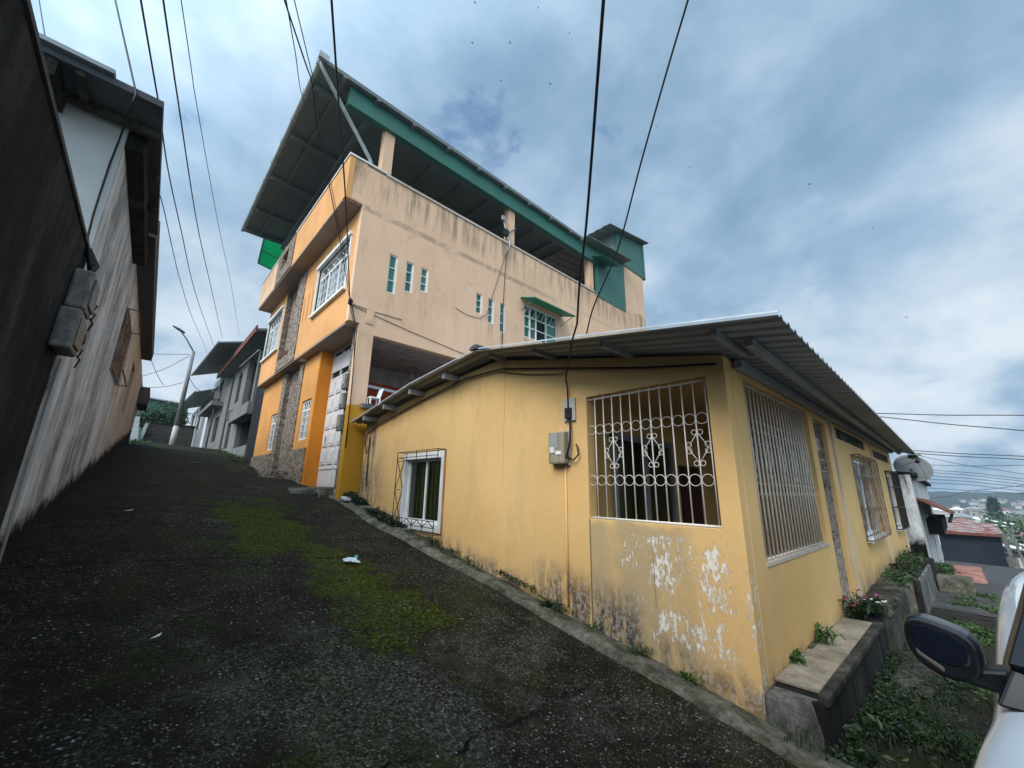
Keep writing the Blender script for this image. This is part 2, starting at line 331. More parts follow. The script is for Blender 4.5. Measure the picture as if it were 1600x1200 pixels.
M['red_in'] = plain('dark_red_wall', (.50, .075, .022), .8)
M['grey_in'] = plain('grey_ceiling', (.36, .32, .30), .85)
M['teal'] = plain('teal_painted_metal', (.028, .135, .10), .45, .12, 1.2, 0, .4, .05)
M['teal_sheet'] = plain('dull_teal_sheet', (.045, .135, .105), .5, .15, .8, 0, .35, .08)
def sheet_mat():
    t = T('green_translucent_sheet'); t.out((.01, .42, .22), .4); tr = t.n('BsdfTranslucent'); tr.inputs[0].default_value = (.01, .62, .32, 1); mx = t.n('MixShader'); mx.inputs[0].default_value = .65
    o = t.nt.nodes['Material Output']; t.nt.links.new(t.bs.outputs[0], mx.inputs[1]); t.nt.links.new(tr.outputs[0], mx.inputs[2]); t.nt.links.new(mx.outputs[0], o.inputs['Surface']); return t.mat
M['green_sheet'] = sheet_mat()
M['green_awn'] = plain('green_awning_metal', (.015, .22, .12), .45, .15, 2.)
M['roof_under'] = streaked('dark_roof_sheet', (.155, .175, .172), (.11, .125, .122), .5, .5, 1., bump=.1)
M['roof_top'] = plain('weathered_zinc', (.20, .215, .22), .5, .25, 1.5, .3)
M['gutter'] = plain('pale_gutter_pvc', (.34, .37, .36), .45, .15)
M['pvc'] = plain('grey_pvc_pipe', (.30, .31, .31), .5, .2)
M['zinc'] = streaked('corrugated_zinc', (.27, .28, .285), (.17, .165, .16), .55, .5, 1., bump=.12)
M['zinc_edge'] = plain('bright_zinc_edge', (.62, .64, .66), .35, .1, 4., .4)
M['white'] = streaked('white_paint', (.72, .72, .70), (.45, .43, .4), .35, .5, bump=.08)
M['white_door'] = streaked('white_painted_door', (.66, .63, .62), (.42, .38, .36), .35, .45, bump=.05)
M['barwhite'] = rusty('cream_painted_bar', (.80, .74, .66), (.3, .2, .13), .26, .0, .5, 9.)
M['bartan'] = rusty('tan_painted_bar', (.60, .51, .41), (.24, .14, .08), .34, .0, .55, 9.)
M['barold'] = rusty('old_grey_bar', (.34, .29, .25), (.16, .08, .04), .45, .2, .6, 9.)
M['barrust'] = rusty('rusty_bar', (.26, .20, .15), (.20, .10, .05), .5, .1, .7)
M['barblack'] = plain('black_iron_bar', (.018, .016, .015), .5, .3)
M['cable'] = plain('black_cable_sheath', (.009, .009, .010), .55, .3)
M['cablegrey'] = plain('grey_cable_sheath', (.05, .055, .06), .6, .2)
M['glassdark'] = glass('dark_window_glass', (.010, .012, .010))
M['glassgreen'] = glass('green_curtained_glass', (.008, .010, .003), .12, (.030, .038, .012))
M['glasscurtain'] = glass('curtained_glass', (.05, .055, .055), .1, (.40, .42, .42), .6, 4.)
M['glassteal'] = glass('teal_tinted_glass', (.012, .10, .07), .1, (.03, .17, .12), .6, 3.)
M['alu'] = plain('grey_aluminium', (.30, .31, .33), .4, .1, 4., .6)
M['darkwood'] = plain('dark_red_door', (.045, .012, .008), .6)
M['brownwood'] = plain('orange_wood_trim', (.36, .16, .05), .7)
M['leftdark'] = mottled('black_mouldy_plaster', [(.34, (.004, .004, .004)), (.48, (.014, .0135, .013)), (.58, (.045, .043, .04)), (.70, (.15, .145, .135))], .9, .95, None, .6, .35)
def lane_plaster():
    t = T('stained_grey_plaster'); x, y, z = t.sep(); v = t.vec(1, 1, .20); s1 = t.noise(2.0, 9, .75, v, .5); s2 = t.noise(5.0, 8, .74, t.vec(1, 1, .12), .3); bl = t.noise(1.1, 9, .74)
    base = t.ramp(t.m('ADD', t.m('MULTIPLY', s1, .6), t.m('MULTIPLY', bl, .4)), [(.36, (.05, .051, .053)), (.445, (.30, .303, .307)), (.53, (.54, .545, .55)), (.63, (.80, .805, .81))])
    base = t.mix(t.m('MULTIPLY', t.sm(s2, .53, .64), .8), base, (.05, .05, .052)); base = t.mix(t.mul(t.sm(t.noise(9, 8, .75), .56, .66), .6), base, (.55, .555, .56))
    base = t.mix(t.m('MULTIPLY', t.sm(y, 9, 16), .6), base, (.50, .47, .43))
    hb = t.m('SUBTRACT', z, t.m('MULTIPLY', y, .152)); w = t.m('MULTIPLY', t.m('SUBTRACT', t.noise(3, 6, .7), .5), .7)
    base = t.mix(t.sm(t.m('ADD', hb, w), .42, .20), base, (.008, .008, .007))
    return t.out(base, .92, t.bump(t.noise(12, 7, .7), .5, .015), 0, .15)
M['leftgrey'] = lane_plaster()
M['leftwhite'] = streaked('dirty_whitewash', (.46, .47, .46), (.2, .19, .18), .5, .85)
M['leftsoffit'] = plain('dark_soffit', (.065, .07, .076), .85, .3)
M['meterbox'] = mottled('grimy_meter_plastic', [(.36, (.04, .038, .033)), (.47, (.13, .128, .118)), (.56, (.22, .218, .205)), (.68, (.36, .355, .335))], 5., .5, None, .12, .5)
M['meterlight'] = plain('pale_meter_plastic', (.42, .40, .37), .35, .15, 8.)
M['meterclear'] = glass('smoky_meter_cover', (.26, .22, .16), .12, (.42, .36, .26), .5, 12)
M['greyhouse'] = streaked('grey_render', (.17, .167, .163), (.09, .085, .08), .6)
M['greydark'] = streaked('dark_grey_render', (.075, .073, .073), (.03, .03, .03), .6)
M['tarblock'] = block_wall('tarred_block', (.022, .024, .027), (.034, .036, .04), 1.3, (.012, .012, .013), 'y')
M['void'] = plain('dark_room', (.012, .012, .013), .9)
M['rubble'] = block_wall('rubble_wall', (.10, .085, .07), (.06, .052, .045), 1.6, (.03, .028, .025))
M['rustroof'] = rusty('red_rust_roof', (.19, .055, .04), (.12, .05, .03), .5, .1, .8)
M['rustmix'] = rusty('rust_and_grey_roof', (.36, .32, .29), (.20, .035, .028), .52, .1, .8, 1.4)
M['concrete'] = mottled('weathered_concrete', [(.36, (.018, .017, .015)), (.46, (.075, .071, .062)), (.55, (.17, .163, .147)), (.66, (.30, .29, .27))], 2.4)
M['concrete_dark'] = mottled('blackened_concrete', [(.38, (.006, .006, .005)), (.5, (.016, .015, .013)), (.6, (.045, .043, .038)), (.7, (.16, .155, .145))], 2.6, zs=.35); M['concrete_mid'] = mottled('algae_darkened_concrete', [(.36, (.010, .010, .008)), (.5, (.045, .043, .035)), (.62, (.12, .115, .10)), (.72, (.22, .21, .19))], 2.6, .95, (.03, .034, .010))
M['benchtop'] = mottled('worn_bench_top', [(.34, (.09, .078, .058)), (.46, (.22, .19, .14)), (.56, (.34, .30, .23)), (.7, (.46, .42, .34))], 2.2, .85, None, .3, 1)
def kerb_mat():
    t = T('mossy_kerb_concrete'); base = t.mix(t.sm(t.noise(3.2, 7, .7), .32, .62), (.075, .070, .055), (.30, .275, .22))
    base = t.mix(t.sm(t.noise(2.1, 8, .72), .50, .62), base, t.mix(t.noise(28, 4), (.030, .036, .008), (.12, .125, .035)))
    base = t.mix(t.mul(t.sm(t.noise(9, 6, .7), .58, .68), .8), base, (.022, .020, .015))
    return t.out(base, .92, t.bump(t.noise(26, 6, .7), .8, .02), 0, .15)
M['kerb'] = mottled('mossy_kerb_concrete', [(.35, (.014, .013, .010)), (.45, (.065, .060, .046)), (.55, (.16, .15, .12)), (.66, (.33, .31, .26))], 3.4, .95, (.060, .066, .014), .9, 1)
def dirt_mat():
    t = T('damp_earth'); b = t.ramp(t.noise(3, 8, .7), [(.3, (.012, .010, .008)), (.55, (.034, .029, .023)), (.75, (.065, .056, .045))])
    b = t.mix(t.mul(t.sm(t.noise(1.1, 7, .7), .5, .64), .7), b, (.022, .032, .008))
    return t.out(b, .95, t.bump(t.noise(18, 7, .75), .9, .04), 0, .15)
M['dirt'] = dirt_mat()
M['asphalt'] = plain('worn_asphalt', (.060, .058, .056), .9, .35, 1.5, 0, .2, .5, 40.)
M['tile'] = block_wall('pink_paving_tile', (.42, .19, .145), (.47, .225, .17), 2.6, (.26, .13, .1), 'x')
M['terrain'] = streaked('valley_ground', (.05, .065, .03), (.025, .03, .014), .6)
M['leafA'] = leaf('dark_green_leaf', (.009, .022, .007), (.022, .048, .013)); M['leafB'] = leaf('fresh_green_leaf', (.024, .058, .010), (.05, .105, .018))
M['leafC'] = leaf('bush_leaf', (.030, .060, .022), (.060, .11, .035)); M['leafdry'] = leaf('dry_leaf', (.05, .045, .015), (.12, .10, .03))
M['petal'] = plain('pink_petal', (.62, .10, .22), .6); M['petalw'] = plain('white_petal', (.75, .72, .7), .6)
M['bark'] = plain('bark', (.055, .042, .03), .9, .4, 8., 0, .2, .8, 30.)
M['carpaint'] = plain('white_car_paint', (.66, .69, .73), .12, .03, 1., 0, .55, .0, Coat_Weight=.6, Coat_Roughness=.05)
M['carblack'] = plain('black_car_plastic', (.012, .013, .016), .32, .15, 6., 0, .5, .04)
M['carglass'] = glass('car_window_glass', (.006, .007, .010), .04, None, .6)
M['mirrorblack'] = plain('glossy_black_cap', (.010, .013, .022), .10, .1, 3., 0, .6, .0)
M['indicator'] = plain('smoked_indicator_lens', (.16, .13, .12), .2, .1)
M['tyre'] = plain('tyre_rubber', (.014, .014, .014), .8); M['rim'] = plain('alloy_rim', (.35, .36, .38), .3, .1, 3., .8)
M['plastic'] = plain('white_plastic', (.78, .78, .77), .4, .06)
M['bag'] = plain('pale_plastic_bag', (.55, .62, .66), .35, .15, 8.); M['bagblue'] = plain('blue_green_wrapper', (.10, .36, .38), .4)
M['paper'] = plain('waste_paper', (.62, .61, .58), .7)
M['dish'] = rusty('weathered_dish', (.115, .118, .12), (.12, .09, .07), .38, .1, .6, 3.)
M['bird'] = plain('dark_feather', (.012, .012, .014), .8)
M['pole'] = streaked('grey_concrete_pole', (.19, .185, .18), (.10, .095, .09), .5); M['polewhite'] = streaked('whitewashed_pole_foot', (.40, .39, .37), (.3, .28, .25), .6)
M['navy'] = plain('navy_corrugated_fence', (.010, .016, .028), .6, .25, 1.2)
M['townwall'] = plain('town_wall', (.36, .33, .29), .85, .3, .05); M['townwhite'] = plain('town_white_roof', (.74, .75, .74), .5, .1, .05); M['towngrey'] = plain('town_grey_roof', (.27, .27, .265), .6, .3, .05); M['townred'] = plain('town_red_roof', (.28, .12, .09), .8, .3, .05)
FILL_GLOW = 3.6
SUN_E, SKY_S, EXPO, CLOUD_SEED, HAZE = 1.5, .10, 1.02, 0.0, .00055
# ------------------------------------------------------------------ ground
zR = table([(-6, -.5), (0, -.22), (1.09, -.10), (1.86, .05), (2.36, .14), (3.52, .31), (4.45, .48), (6.24, .72), (8.29, 1.02), (10.0, 1.36), (12, 1.63), (15, 1.95), (19, 2.25), (22, 2.75), (31, 3.72), (40, 4.42), (60, 5.6), (90, 6.4)])
zL = table([(-6, -.4), (0, .10), (4, .68), (6.15, .98), (7, 1.14), (9.95, 1.55), (14.5, 2.2), (20, 2.92), (30, 3.85), (40, 4.48), (60, 5.65), (90, 6.4)])
zS = table([(-10, .0), (1, -.16), (4, -.24), (10, -.36), (16.7, -.52), (25, -1.45), (48, -3.15), (70, -5.5)])
XL = lambda y: -.9 + .0279 * y
XK = 3.72
def road_z(x, y):
    t = min(1, max(0, (x - XL(y)) / (XK - XL(y)))); s = t * t * (3 - 2 * t) * .5 + t * .5
    return lerp(zL(y), zR(y), s)
def road_mesh():
    m = MB(); ys = []; y = -6.0
    while y < 70:
        ys.append(y); y += .10 if y < 9 else (.25 if y < 20 else 1.0)
    nx = 56
    for y in ys:
        xa = XL(y) - .35; xb = XK + (0.0 if y < 21 else min(.6, (y - 21) * .1))
        for i in range(nx + 1):
            x = lerp(xa, xb, i / nx); p = Vector((x, y, 0))
            h = road_z(x, y) + .035 * (mnoise.noise(p * .6)) + .016 * mnoise.noise(p * 2.3) + (.008 * mnoise.noise(p * 7) if y < 14 else 0)
            m.v.append(Vector((x, y, h)))
    for j in range(len(ys) - 1):
        for i in range(nx):
            a = j * (nx + 1) + i; m.f.append((a, a + 1, a + nx + 2, a + nx + 1))
    return m
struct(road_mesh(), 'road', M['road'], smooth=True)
def low_z(x, y): return zS(x) + (.0 if y > .2 else -.02 * (.2 - y))
def low_mesh(x0, x1, dx, y0, y1, ny, dz=0, amp=.03):
    m = MB(); nx = int((x1 - x0) / dx)
    for i in range(nx + 1):
        x = x0 + i * dx
        for j in range(ny + 1):
            y = lerp(y0, y1, j / ny); p = Vector((x, y, 3)); a = amp * max(0, 1 - (x - 3) / 14)
            m.v.append(Vector((x, y, low_z(x, y) + dz + a * (mnoise.noise(p * 1.5) + .6 * mnoise.noise(p * 4.5)))))
    for i in range(nx):
        for j in range(ny):
            a = i * (ny + 1) + j; m.f.append((a, a + ny + 1, a + ny + 2, a + 1))
    return m
struct(low_mesh(3.715, 12.0, .08, -1.2, 1.5, 34), 'ground', M['dirt'], smooth=True)
struct(low_mesh(3.715, 12.0, .4, -9, -1.2, 8, -.004, 0), 'lower_street', M['asphalt'], smooth=True)
struct(low_mesh(12.0, 62, .5, -9, 1.5, 12, 0, .0), 'street', M['asphalt'], smooth=True)
# the kerb strip between lane and walls
def kerb_mesh():
    m = MB(); y = .80; rows = []
    while y < 10.6: rows.append(y); y += .06
    for y in rows:
        p = Vector((0, y, 7)); w = .02 * mnoise.noise(p * 1.3) + .012 * mnoise.noise(p * 6); h = .012 * mnoise.noise(p * 3.1) + .012 * mnoise.noise(p * 9)
        zr = road_z(XK, y); zb = zr; dp = -.075 if y < 5 else lerp(-.075, .06, min(1, (y - 5) / 3.2))
        fade = max(0, min(1, (y - .80) / .12))
        for dx, dz in ((-.045 + w, -.12), (-.03 + w, .018 + h), (.05 + w, .045 + h), (.2, .050 + h * .7 + dp * .4), (.34, .040 + dp * .8), (.42, .035 + dp)):
            m.v.append(Vector((XK + dx, y, (zb if dx > .1 else zr) + dz * (fade if dz > 0 else 1))))
    for j in range(len(rows) - 1):
        for i in range(5):
            a = j * 6 + i; m.f.append((a, a + 1, a + 7, a + 6))
    m.f.append((0, 1, 2, 3, 4, 5)); return m
struct(kerb_mesh(), 'kerb', M['kerb'], smooth=True)
# sloping apron in front of the white gate, with a drain mouth beside it
ap = MB(); ap.hexa([(2.75, 10.72, .8), (4.1, 10.80, .8), (4.1, 13.6, .8), (2.9, 13.6, .8), (2.95, 10.86, 1.60), (4.1, 10.88, 1.665), (4.1, 13.6, 1.665), (3.1, 13.6, 1.66)])
props(ap.build('pavement', M['kerb'], None, bevel=.09), kind='structure')
# terrain out to the horizon
def terr(x, y):
    up = (zR(min(max(y, 1.4), 60)) - zR(1.4)) * max(0, min(1, (y - 1.4) / 2.5)) if y > 1.4 else 0
    d = math.hypot(x, y); base = zS(min(max(x, -10), 70)) - .45 + up
    if x > 62: base = lerp(zS(70) - .6 + up * .4, -13, min(1, (x - 62) / 70))
    if x < -14: base += min(30, (-14 - x)) * .05
    k = max(0, min(1, (d - 480) / 420)); base += k * k * (3 - 2 * k) * (0 if x < 0 else 1) * 8
    return base
def tmesh():
    m = MB(); c = [-1350, -700, -300, -120, -60, -40, -25, -14, -8, -4, -2, 0, 1.0, 1.9, 3.2, 4.6, 6, 9, 13, 20, 28, 40, 62, 80, 100, 132, 180, 250, 350, 500, 650, 800, 950, 1150, 1350]
    for x in c:
        for y in c: m.v.append(Vector((x, y, terr(x, y))))
    k = len(c)
    for i in range(k - 1):
        for j in range(k - 1): a = i * k + j; m.f.append((a, a + k, a + k + 1, a + 1))
    return m
struct(tmesh(), 'terrain', M['terrain'], smooth=False)

# ------------------------------------------------------------------ yellow house
XA, YB = 4.118, 1.363
skew = lambda p: (p[0], p[1] - .012 * (p[0] - XA), p[2])
gY = lambda y: 3.03 + .21 * (y - YB)                                   # underside of the roof on its long slope
yh = thing('yellow_house', 'low ochre yellow house with flaking paint, barred porch openings and corrugated roof', 'house', (XA, YB, 0))
top = [(9.75, 3.21), (7.0, 3.60), (4.8, 3.745), (YB, 3.03)]
outA = [(YB, -.3), (9.75, .6)] + top
hA = [rect(1.55, 3.045, 1.372, 2.852)[::-1], rect(6.20, 7.69, .93, 2.35)[::-1]]
wa = wall('X', XA, .16, outA, hA)
wa.build('side_wall', M['yellow'], yh, bevel=.006)
hB = [rect(4.61, 7.22, 1.05, 2.89), rect(7.50, 8.30, -.1, 2.84), rect(9.14, 12.17, 2.68, 2.88), rect(10.2, 12.3, .93, 2.40), rect(13.30, 16.2, 2.60, 2.80), rect(14.8, 16.3, .90, 2.28)]
wb = wall('Y', YB, .16, [(XA + .163, -.7), (16.75, -1.0), (16.75, 3.02), (XA + .163, 3.02)], hB).xf(skew)
wb.build('front_wall', M['yellow'], yh, bevel=.006)
MB().box(XA + .17, 16.7, 9.6, 9.75, .4, 3.1).build('rear_wall', M['yellow'], yh)
MB().box(16.59, 16.748, 1.5, 9.6, -.9, 3.0).build('end_wall', M['yellow'], yh)
# the porch room behind the bars
pr = MB(); XP, YP = 8.9, 3.32
pr.poly((XA + .161, YP, -.1), (XP, YP, -.1), (XP, YP, 3.0), (XA + .161, YP, 3.0)); pr.poly((XP, YB + .1, -.1), (XP, YP, -.1), (XP, YP, 3.0), (XP, YB + .1, 3.0))
pr.poly((XA + .165, YB + .17, -.1), (XA + .165, 1.54, -.1), (XA + .165, 1.54, 3.0), (XA + .165, YB + .17, 3.0)); pr.poly((XA + .165, 3.05, -.1), (XA + .165, YP, -.1), (XA + .165, YP, 3.0), (XA + .165, 3.05, 3.0))
pr.build('porch_wall', M['yellow_in'], yh)
MB().poly((XA + .16, YB - .02, .12), (XP, YB - .02, .12), (XP, YP, .12), (XA + .16, YP, .12)).build('porch_floor', M['concrete'], yh)
MB().box(XA + .17, XP, YB + .12, YP, 2.955, 2.99).build('porch_ceiling', M['yellow_in'], yh)
sd = MB(); x0, x1, z0, z1 = 5.02, 6.85, .13, 2.52
for a, b in ((x0, x0 + .09), (x1 - .09, x1), ((x0 + x1) / 2 - .06, (x0 + x1) / 2 + .06)): sd.box(a, b, YP - .06, YP - .004, z0, z1)
sd.box(x0, x1, YP - .062, YP - .004, z1 - .09, z1)
sdo = sd.build('sliding_door', M['alu'], yh)
MB().poly((x0 + .05, YP - .02, z0), (x1 - .05, YP - .02, z0), (x1 - .05, YP - .02, z1 - .05), (x0 + .05, YP - .02, z1 - .05)).build('pane', M['glassgreen'], sdo)
MB().box(7.15, 7.95, YP - .03, YP - .003, .12, 2.15).build('inner_door', M['darkwood'], yh)
# grilles -------------------------------------------------------------
def scroll(m, P, u, v, s, r):
    """a small C-curl that ends a lozenge arm"""
    pts = []
    for k in range(11):
        t = PI * 1.5 * k / 10; rad = s * (1 - .25 * k / 10); pts.append((u + rad * math.cos(t + PI / 2) * 1.0, v + rad * math.sin(t + PI / 2)))
    return pts
def grille(axis, c, u0, u1, v0, v1, n, rows, lozenges, r=.0075, vl=2.12, hl=.17):
    m = MB(); P = (lambda u, v: (c, u, v)) if axis == 'X' else (lambda u, v: (u, c, v))
    U, V = ((0, 1, 0), (0, 0, 1)) if axis == 'X' else ((1, 0, 0), (0, 0, 1))
    du = (u1 - u0) / n; us = [u0 + du * (i + .25) for i in range(n)]
    for u in us: m.bar(P(u, v0), P(u, v1), r * 2)
    for v in (v0 + .012, v1 - .03): m.bar(P(u0, v), P(u1, v), .014, .02)
    for v in rows:
        for i in range(n): m.ring(P(us[i] + du / 2, v), U, V, du * .46, .0036, 18, 5)
    for i in lozenges:
        uc = us[i]; hw = du * .92
        for sx in (-1, 1):
            for sz in (-1, 1):
                m.tube([P(uc + sx * .012, vl + sz * hl * .82), P(uc + sx * hw * .82, vl + sz * .02)],   .0042, 5)
                cu = (uc + sx * .032, vl + sz * (hl * .95)); m.ring(P(*cu), U, V, .026, .004, 12, 5)
                cu = (uc + sx * (hw - .02), vl + sz * .032); m.ring(P(*cu), U, V, .026, .004, 12, 5)
    return m
gA = grille('X', XA + .05, 1.553, 3.042, 1.374, 2.85, 12, (2.43, 1.815), (1, 5, 9), .0056, 2.135, .165)
gA.build('scroll_grille', M['barwhite'], yh, smooth=True)
gB = grille('Y', YB + .05, 4.62, 7.21, 1.052, 2.888, 20, (2.42, 1.74), (1, 5, 9, 13, 17), .010, 2.06, .19).xf(skew)
gB.build('scroll_grille', M['bartan'], yh, smooth=True)
MB().box(XA + .012, XA + .15, 1.552, 3.043, 1.353, 1.3725).build('sill', M['cap'], yh)
MB().box(4.612, 7.218, YB - .012, YB + .15, 1.02, 1.0515).xf(skew).build('sill', M['cap'], yh)
# the narrow gate of the porch
g = MB()
for i in range(9): u = 7.51 + i * .0965; g.bar((u, YB + .06, 0), (u, YB + .06, 2.83), .016)
for v in (.05, .95, 1.12, 2.05, 2.22, 2.82): g.bar((7.5, YB + .06, v), (8.3, YB + .06, v), .022)
for v in (1.035, 2.135):
    for i in range(8): g.ring((7.558 + i * .0965, YB + .06, v), (1, 0, 0), (0, 0, 1), .043, .006, 12, 5)
for i in range(8):
    for k in range(6): g.bar((7.51 + i * .0965, YB + .055, .08 + k * .14), (7.6065 + i * .0965, YB + .055, .22 + k * .14), .01)
g.box(7.74, 7.98, YB + .05, YB + .07, 2.36, 2.56)
g.xf(skew).build('porch_gate', M['barold'], yh)
# pale pilaster strips, painted on as raised bands
for a in (8.64, 12.90): MB().box(a, a + .075, YB - .028, YB + .02, -.6, 3.0).xf(skew).build('pilaster_strip', M['cap'], yh, bevel=.006)
MB().box(16.62, 16.72, YB - .028, YB + .02, -.8, .8).xf(skew).build('pilaster_strip', M['cap'], yh)
# vents over the windows
for a, b, z0, z1 in ((9.14, 12.17, 2.68, 2.88), (13.3, 16.2, 2.60, 2.80)):
    m = MB(); k = int((b - a) / .16)
    for i in range(k + 1): u = a + (b - a) * i / k; m.box(u - .022, u + .022, YB + .02, YB + .12, z0, z1)
    for i in range(k): u = a + (b - a) * i / k; m.bar((u, YB + .05, z0 + .01), (u + .16, YB + .05, z1 - .01), .03, .08, (0, 1, 0))
    m.xf(skew).build('vent_block', M['concrete'], yh)
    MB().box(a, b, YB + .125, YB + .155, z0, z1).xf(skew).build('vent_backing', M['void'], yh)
# window on the lane, deep white reveal, proud cage of thin black iron
def slide_window(parent, P, u0, u1, v0, v1, d, glassm, framem, fw=.05):
    """frame of a two-leaf sliding window at depth d behind the wall face; P maps (u, v, depth) to a point"""
    m = MB(); B = lambda a, b, c, e, d0, d1: m.hexa([P(a, c, d0), P(b, c, d0), P(b, c, d1), P(a, c, d1), P(a, e, d0), P(b, e, d0), P(b, e, d1), P(a, e, d1)])
    B(u0, u0 + fw, v0, v1, d - .03, d + .03); B(u1 - fw, u1, v0, v1, d - .03, d + .03); B(u0 + fw, u1 - fw, v1 - fw, v1, d - .03, d + .03); B(u0 + fw, u1 - fw, v0, v0 + fw, d - .03, d + .03)
    uc = (u0 + u1) / 2; B(uc - .022, uc + .022, v0 + fw, v1 - fw, d - .02, d + .02)
    f = m.build('window', framem, parent)
    MB().poly(P(u0 + fw * .5, v0 + fw * .5, d + .005), P(u1 - fw * .5, v0 + fw * .5, d + .005), P(u1 - fw * .5, v1 - fw * .5, d + .005), P(u0 + fw * .5, v1 - fw * .5, d + .005)).build('pane', glassm, f)
    return f
PA = lambda u, v, d: (XA + d, u, v)
PB = lambda u, v, d: skew((u, YB + d, v))
w = slide_window(yh, PA, 6.30, 7.62, 1.06, 2.235, .12, M['glassgreen'], M['white'])
rv = MB(); rv.box(XA - .008, XA + .158, 6.20, 6.30, .93, 2.35); rv.box(XA - .008, XA + .158, 7.62, 7.69, .93, 2.35); rv.box(XA - .008, XA + .158, 6.30, 7.62, 2.235, 2.35); rv.box(XA - .008, XA + .158, 6.30, 7.62, .93, 1.06)
rv.build('reveal', M['white'], w)
tr = MB(); tr.box(XA - .012, XA + .01, 6.15, 6.198, .92, 2.37); tr.build('trim', M['brownwood'], w)
def cage(P, u0, u1, v0, v1, q, r, nv, mat, parent, band=.11, side=True):
    m = MB(); L = lambda a, b: m.bar(P(*a), P(*b), r)
    for d in (0, -q):
        for u in (u0, u1): L((u, v0, d), (u, v1, d))
        for v in (v0, v1): L((u0, v, d), (u1, v, d))
    for u in (u0, u1):
        for v in (v0, v1): L((u, v, 0), (u, v, -q))
    for v in (v0 + band, v0 + 2 * band, v1 - band, v1 - 1.6 * band): L((u0, v, -q), (u1, v, -q))
    for i in range(1, nv): u = lerp(u0, u1, i / nv); L((u, v0, -q), (u, v0 + 2 * band, -q)); L((u, v1 - 1.6 * band, -q), (u, v1, -q))
    for i in range(nv * 2): a = lerp(u0, u1, i / nv / 2); b = lerp(u0, u1, (i + 1) / nv / 2); L((a, v0 + band * (1 + i % 2), -q), (b, v0 + band * (2 - i % 2), -q))
    if side:
        vm = (v0 + v1) / 2
        for u in (u1,): L((u, v0 + band, 0), (u, vm, -q)); L((u, v0 + band, -q), (u, vm, 0)); L((u, vm, 0), (u, v1 - band, -q)); L((u, vm, -q), (u, v1 - band, 0)); L((u, vm, 0), (u, vm, -q)); L((u, v0 + band, 0), (u, v0 + band, -q)); L((u, v1 - band, 0), (u, v1 - band, -q))
    return m.build('window_cage', mat, parent)
cage(PA, 6.17, 7.66, .91, 2.37, .17, .011, 4, M['barblack'], w)
for (a, b, z0, z1, rust) in ((10.2, 12.3, .93, 2.40, 1), (14.8, 16.3, .90, 2.28, 0)):
    w = slide_window(yh, PB, a, b, z0, z1, .07, M['glassdark'], M['white'], .07)
    sl = MB(); sl.hexa([PB(a - .04, z0 - .08, -.10), PB(b + .04, z0 - .08, -.10), PB(b + .04, z0 - .08, .06), PB(a - .04, z0 - .08, .06), PB(a - .04, z0, -.06), PB(b + .04, z0, -.06), PB(b + .04, z0, .06), PB(a - .04, z0, .06)])
    sl.build('sill', M['white'], w)
    cg = MB(); Pq = PB
    for d in (-.02, -.13):
        for u in (a - .05, b + .05): cg.bar(Pq(u, z0 - .04, d), Pq(u, z1 + .05, d), .02)
        for v in (z0 - .04, z1 + .05, z0 + .5, z1 - .35): cg.bar(Pq(a - .05, v, d), Pq(b + .05, v, d), .02)
    for u in (a - .05, b + .05):
        for v in (z0 - .04, z1 + .05, z0 + .5): cg.bar(Pq(u, v, 0), Pq(u, v, -.13), .02)
    k = int((b - a) / (.17 if rust else .13))
    for i in range(1, k): u = lerp(a, b, i / k); cg.bar(Pq(u, z0 - .04, -.13), Pq(u, z1 + .05, -.13), .012)
    cg.build('window_cage', M['barrust'] if rust else M['barblack'], w)
# roof: two sheets of corrugated zinc on timber rafters
def corr(edge_lo, edge_hi, x0, x1, period=.19, amp=.03):
    """ribs run from ridge to eave; edge(x) gives (y, z) of the two ends"""
    m = MB(); xs = []; x = x0; prof = ((0, 0), (.32, 0), (.45, 1), (.62, 1), (.75, 0))
    while x < x1:
        for t, h in prof: xs.append((x + t * period, h * amp))
        x += period
    for x, h in xs:
        (ya, za), (yb, zb) = edge_lo(x), edge_hi(x); m.v += [Vector((x, ya, za + h)), Vector((x, yb, zb + h))]
    for i in range(len(xs) - 1): m.f.append((2 * i, 2 * i + 2, 2 * i + 3, 2 * i + 1))
    return m
YR, ZRG = 4.8, 3.79
xe = lambda y: 3.10 + (y - .635) * .1345                                # the verge slants in towards the ridge
def verge(m, sl):
    """shear the sheet so that its verge follows the slanting line"""
    return m
rm = MB()
def roof_sheet(y_lo, z_lo, y_hi, z_hi, xlo, xhi, xend):
    per = .19; m = MB(); xs = []; n = int((xend - min(xlo, xhi)) / per); prof = ((0, 0), (.32, 0), (.45, 1), (.62, 1), (.75, 0))
    for i in range(n):
        for t, h in prof: xs.append(((i + t) / n, h * .028))
    for t, h in xs: m.v += [Vector((lerp(xlo, xend, t), y_lo, z_lo + h)), Vector((lerp(xhi, xend, t), y_hi, z_hi + h))]
    for i in range(len(xs) - 1): m.f.append((2 * i, 2 * i + 2, 2 * i + 3, 2 * i + 1))
    return m
XE = 17.1
r1 = roof_sheet(.64, 2.905, YR + .06, ZRG + .015, 3.10, 3.65, XE).build('roof', M['zinc'], yh, solid=.006)
r2 = roof_sheet(7.0, 3.635, YR - .06, ZRG + .02, 3.72, 3.655, XE).build('roof', M['zinc'], yh, solid=.006)
r3 = roof_sheet(9.95, 3.215, 6.95, 3.642, 3.80, 3.72, XE).build('roof', M['zinc'], yh, solid=.006)
ve = MB(); line = [(3.095, .63, 2.935), (3.645, YR, ZRG + .045)]; ve.bar((3.095, .63, 2.925), (3.645, YR, ZRG + .04), .012, .016); ve.bar((3.648, YR, ZRG + .04), (3.715, 7.0, 3.665), .012, .016); ve.bar((3.715, 7.0, 3.665), (3.795, 9.95, 3.24), .012, .016)
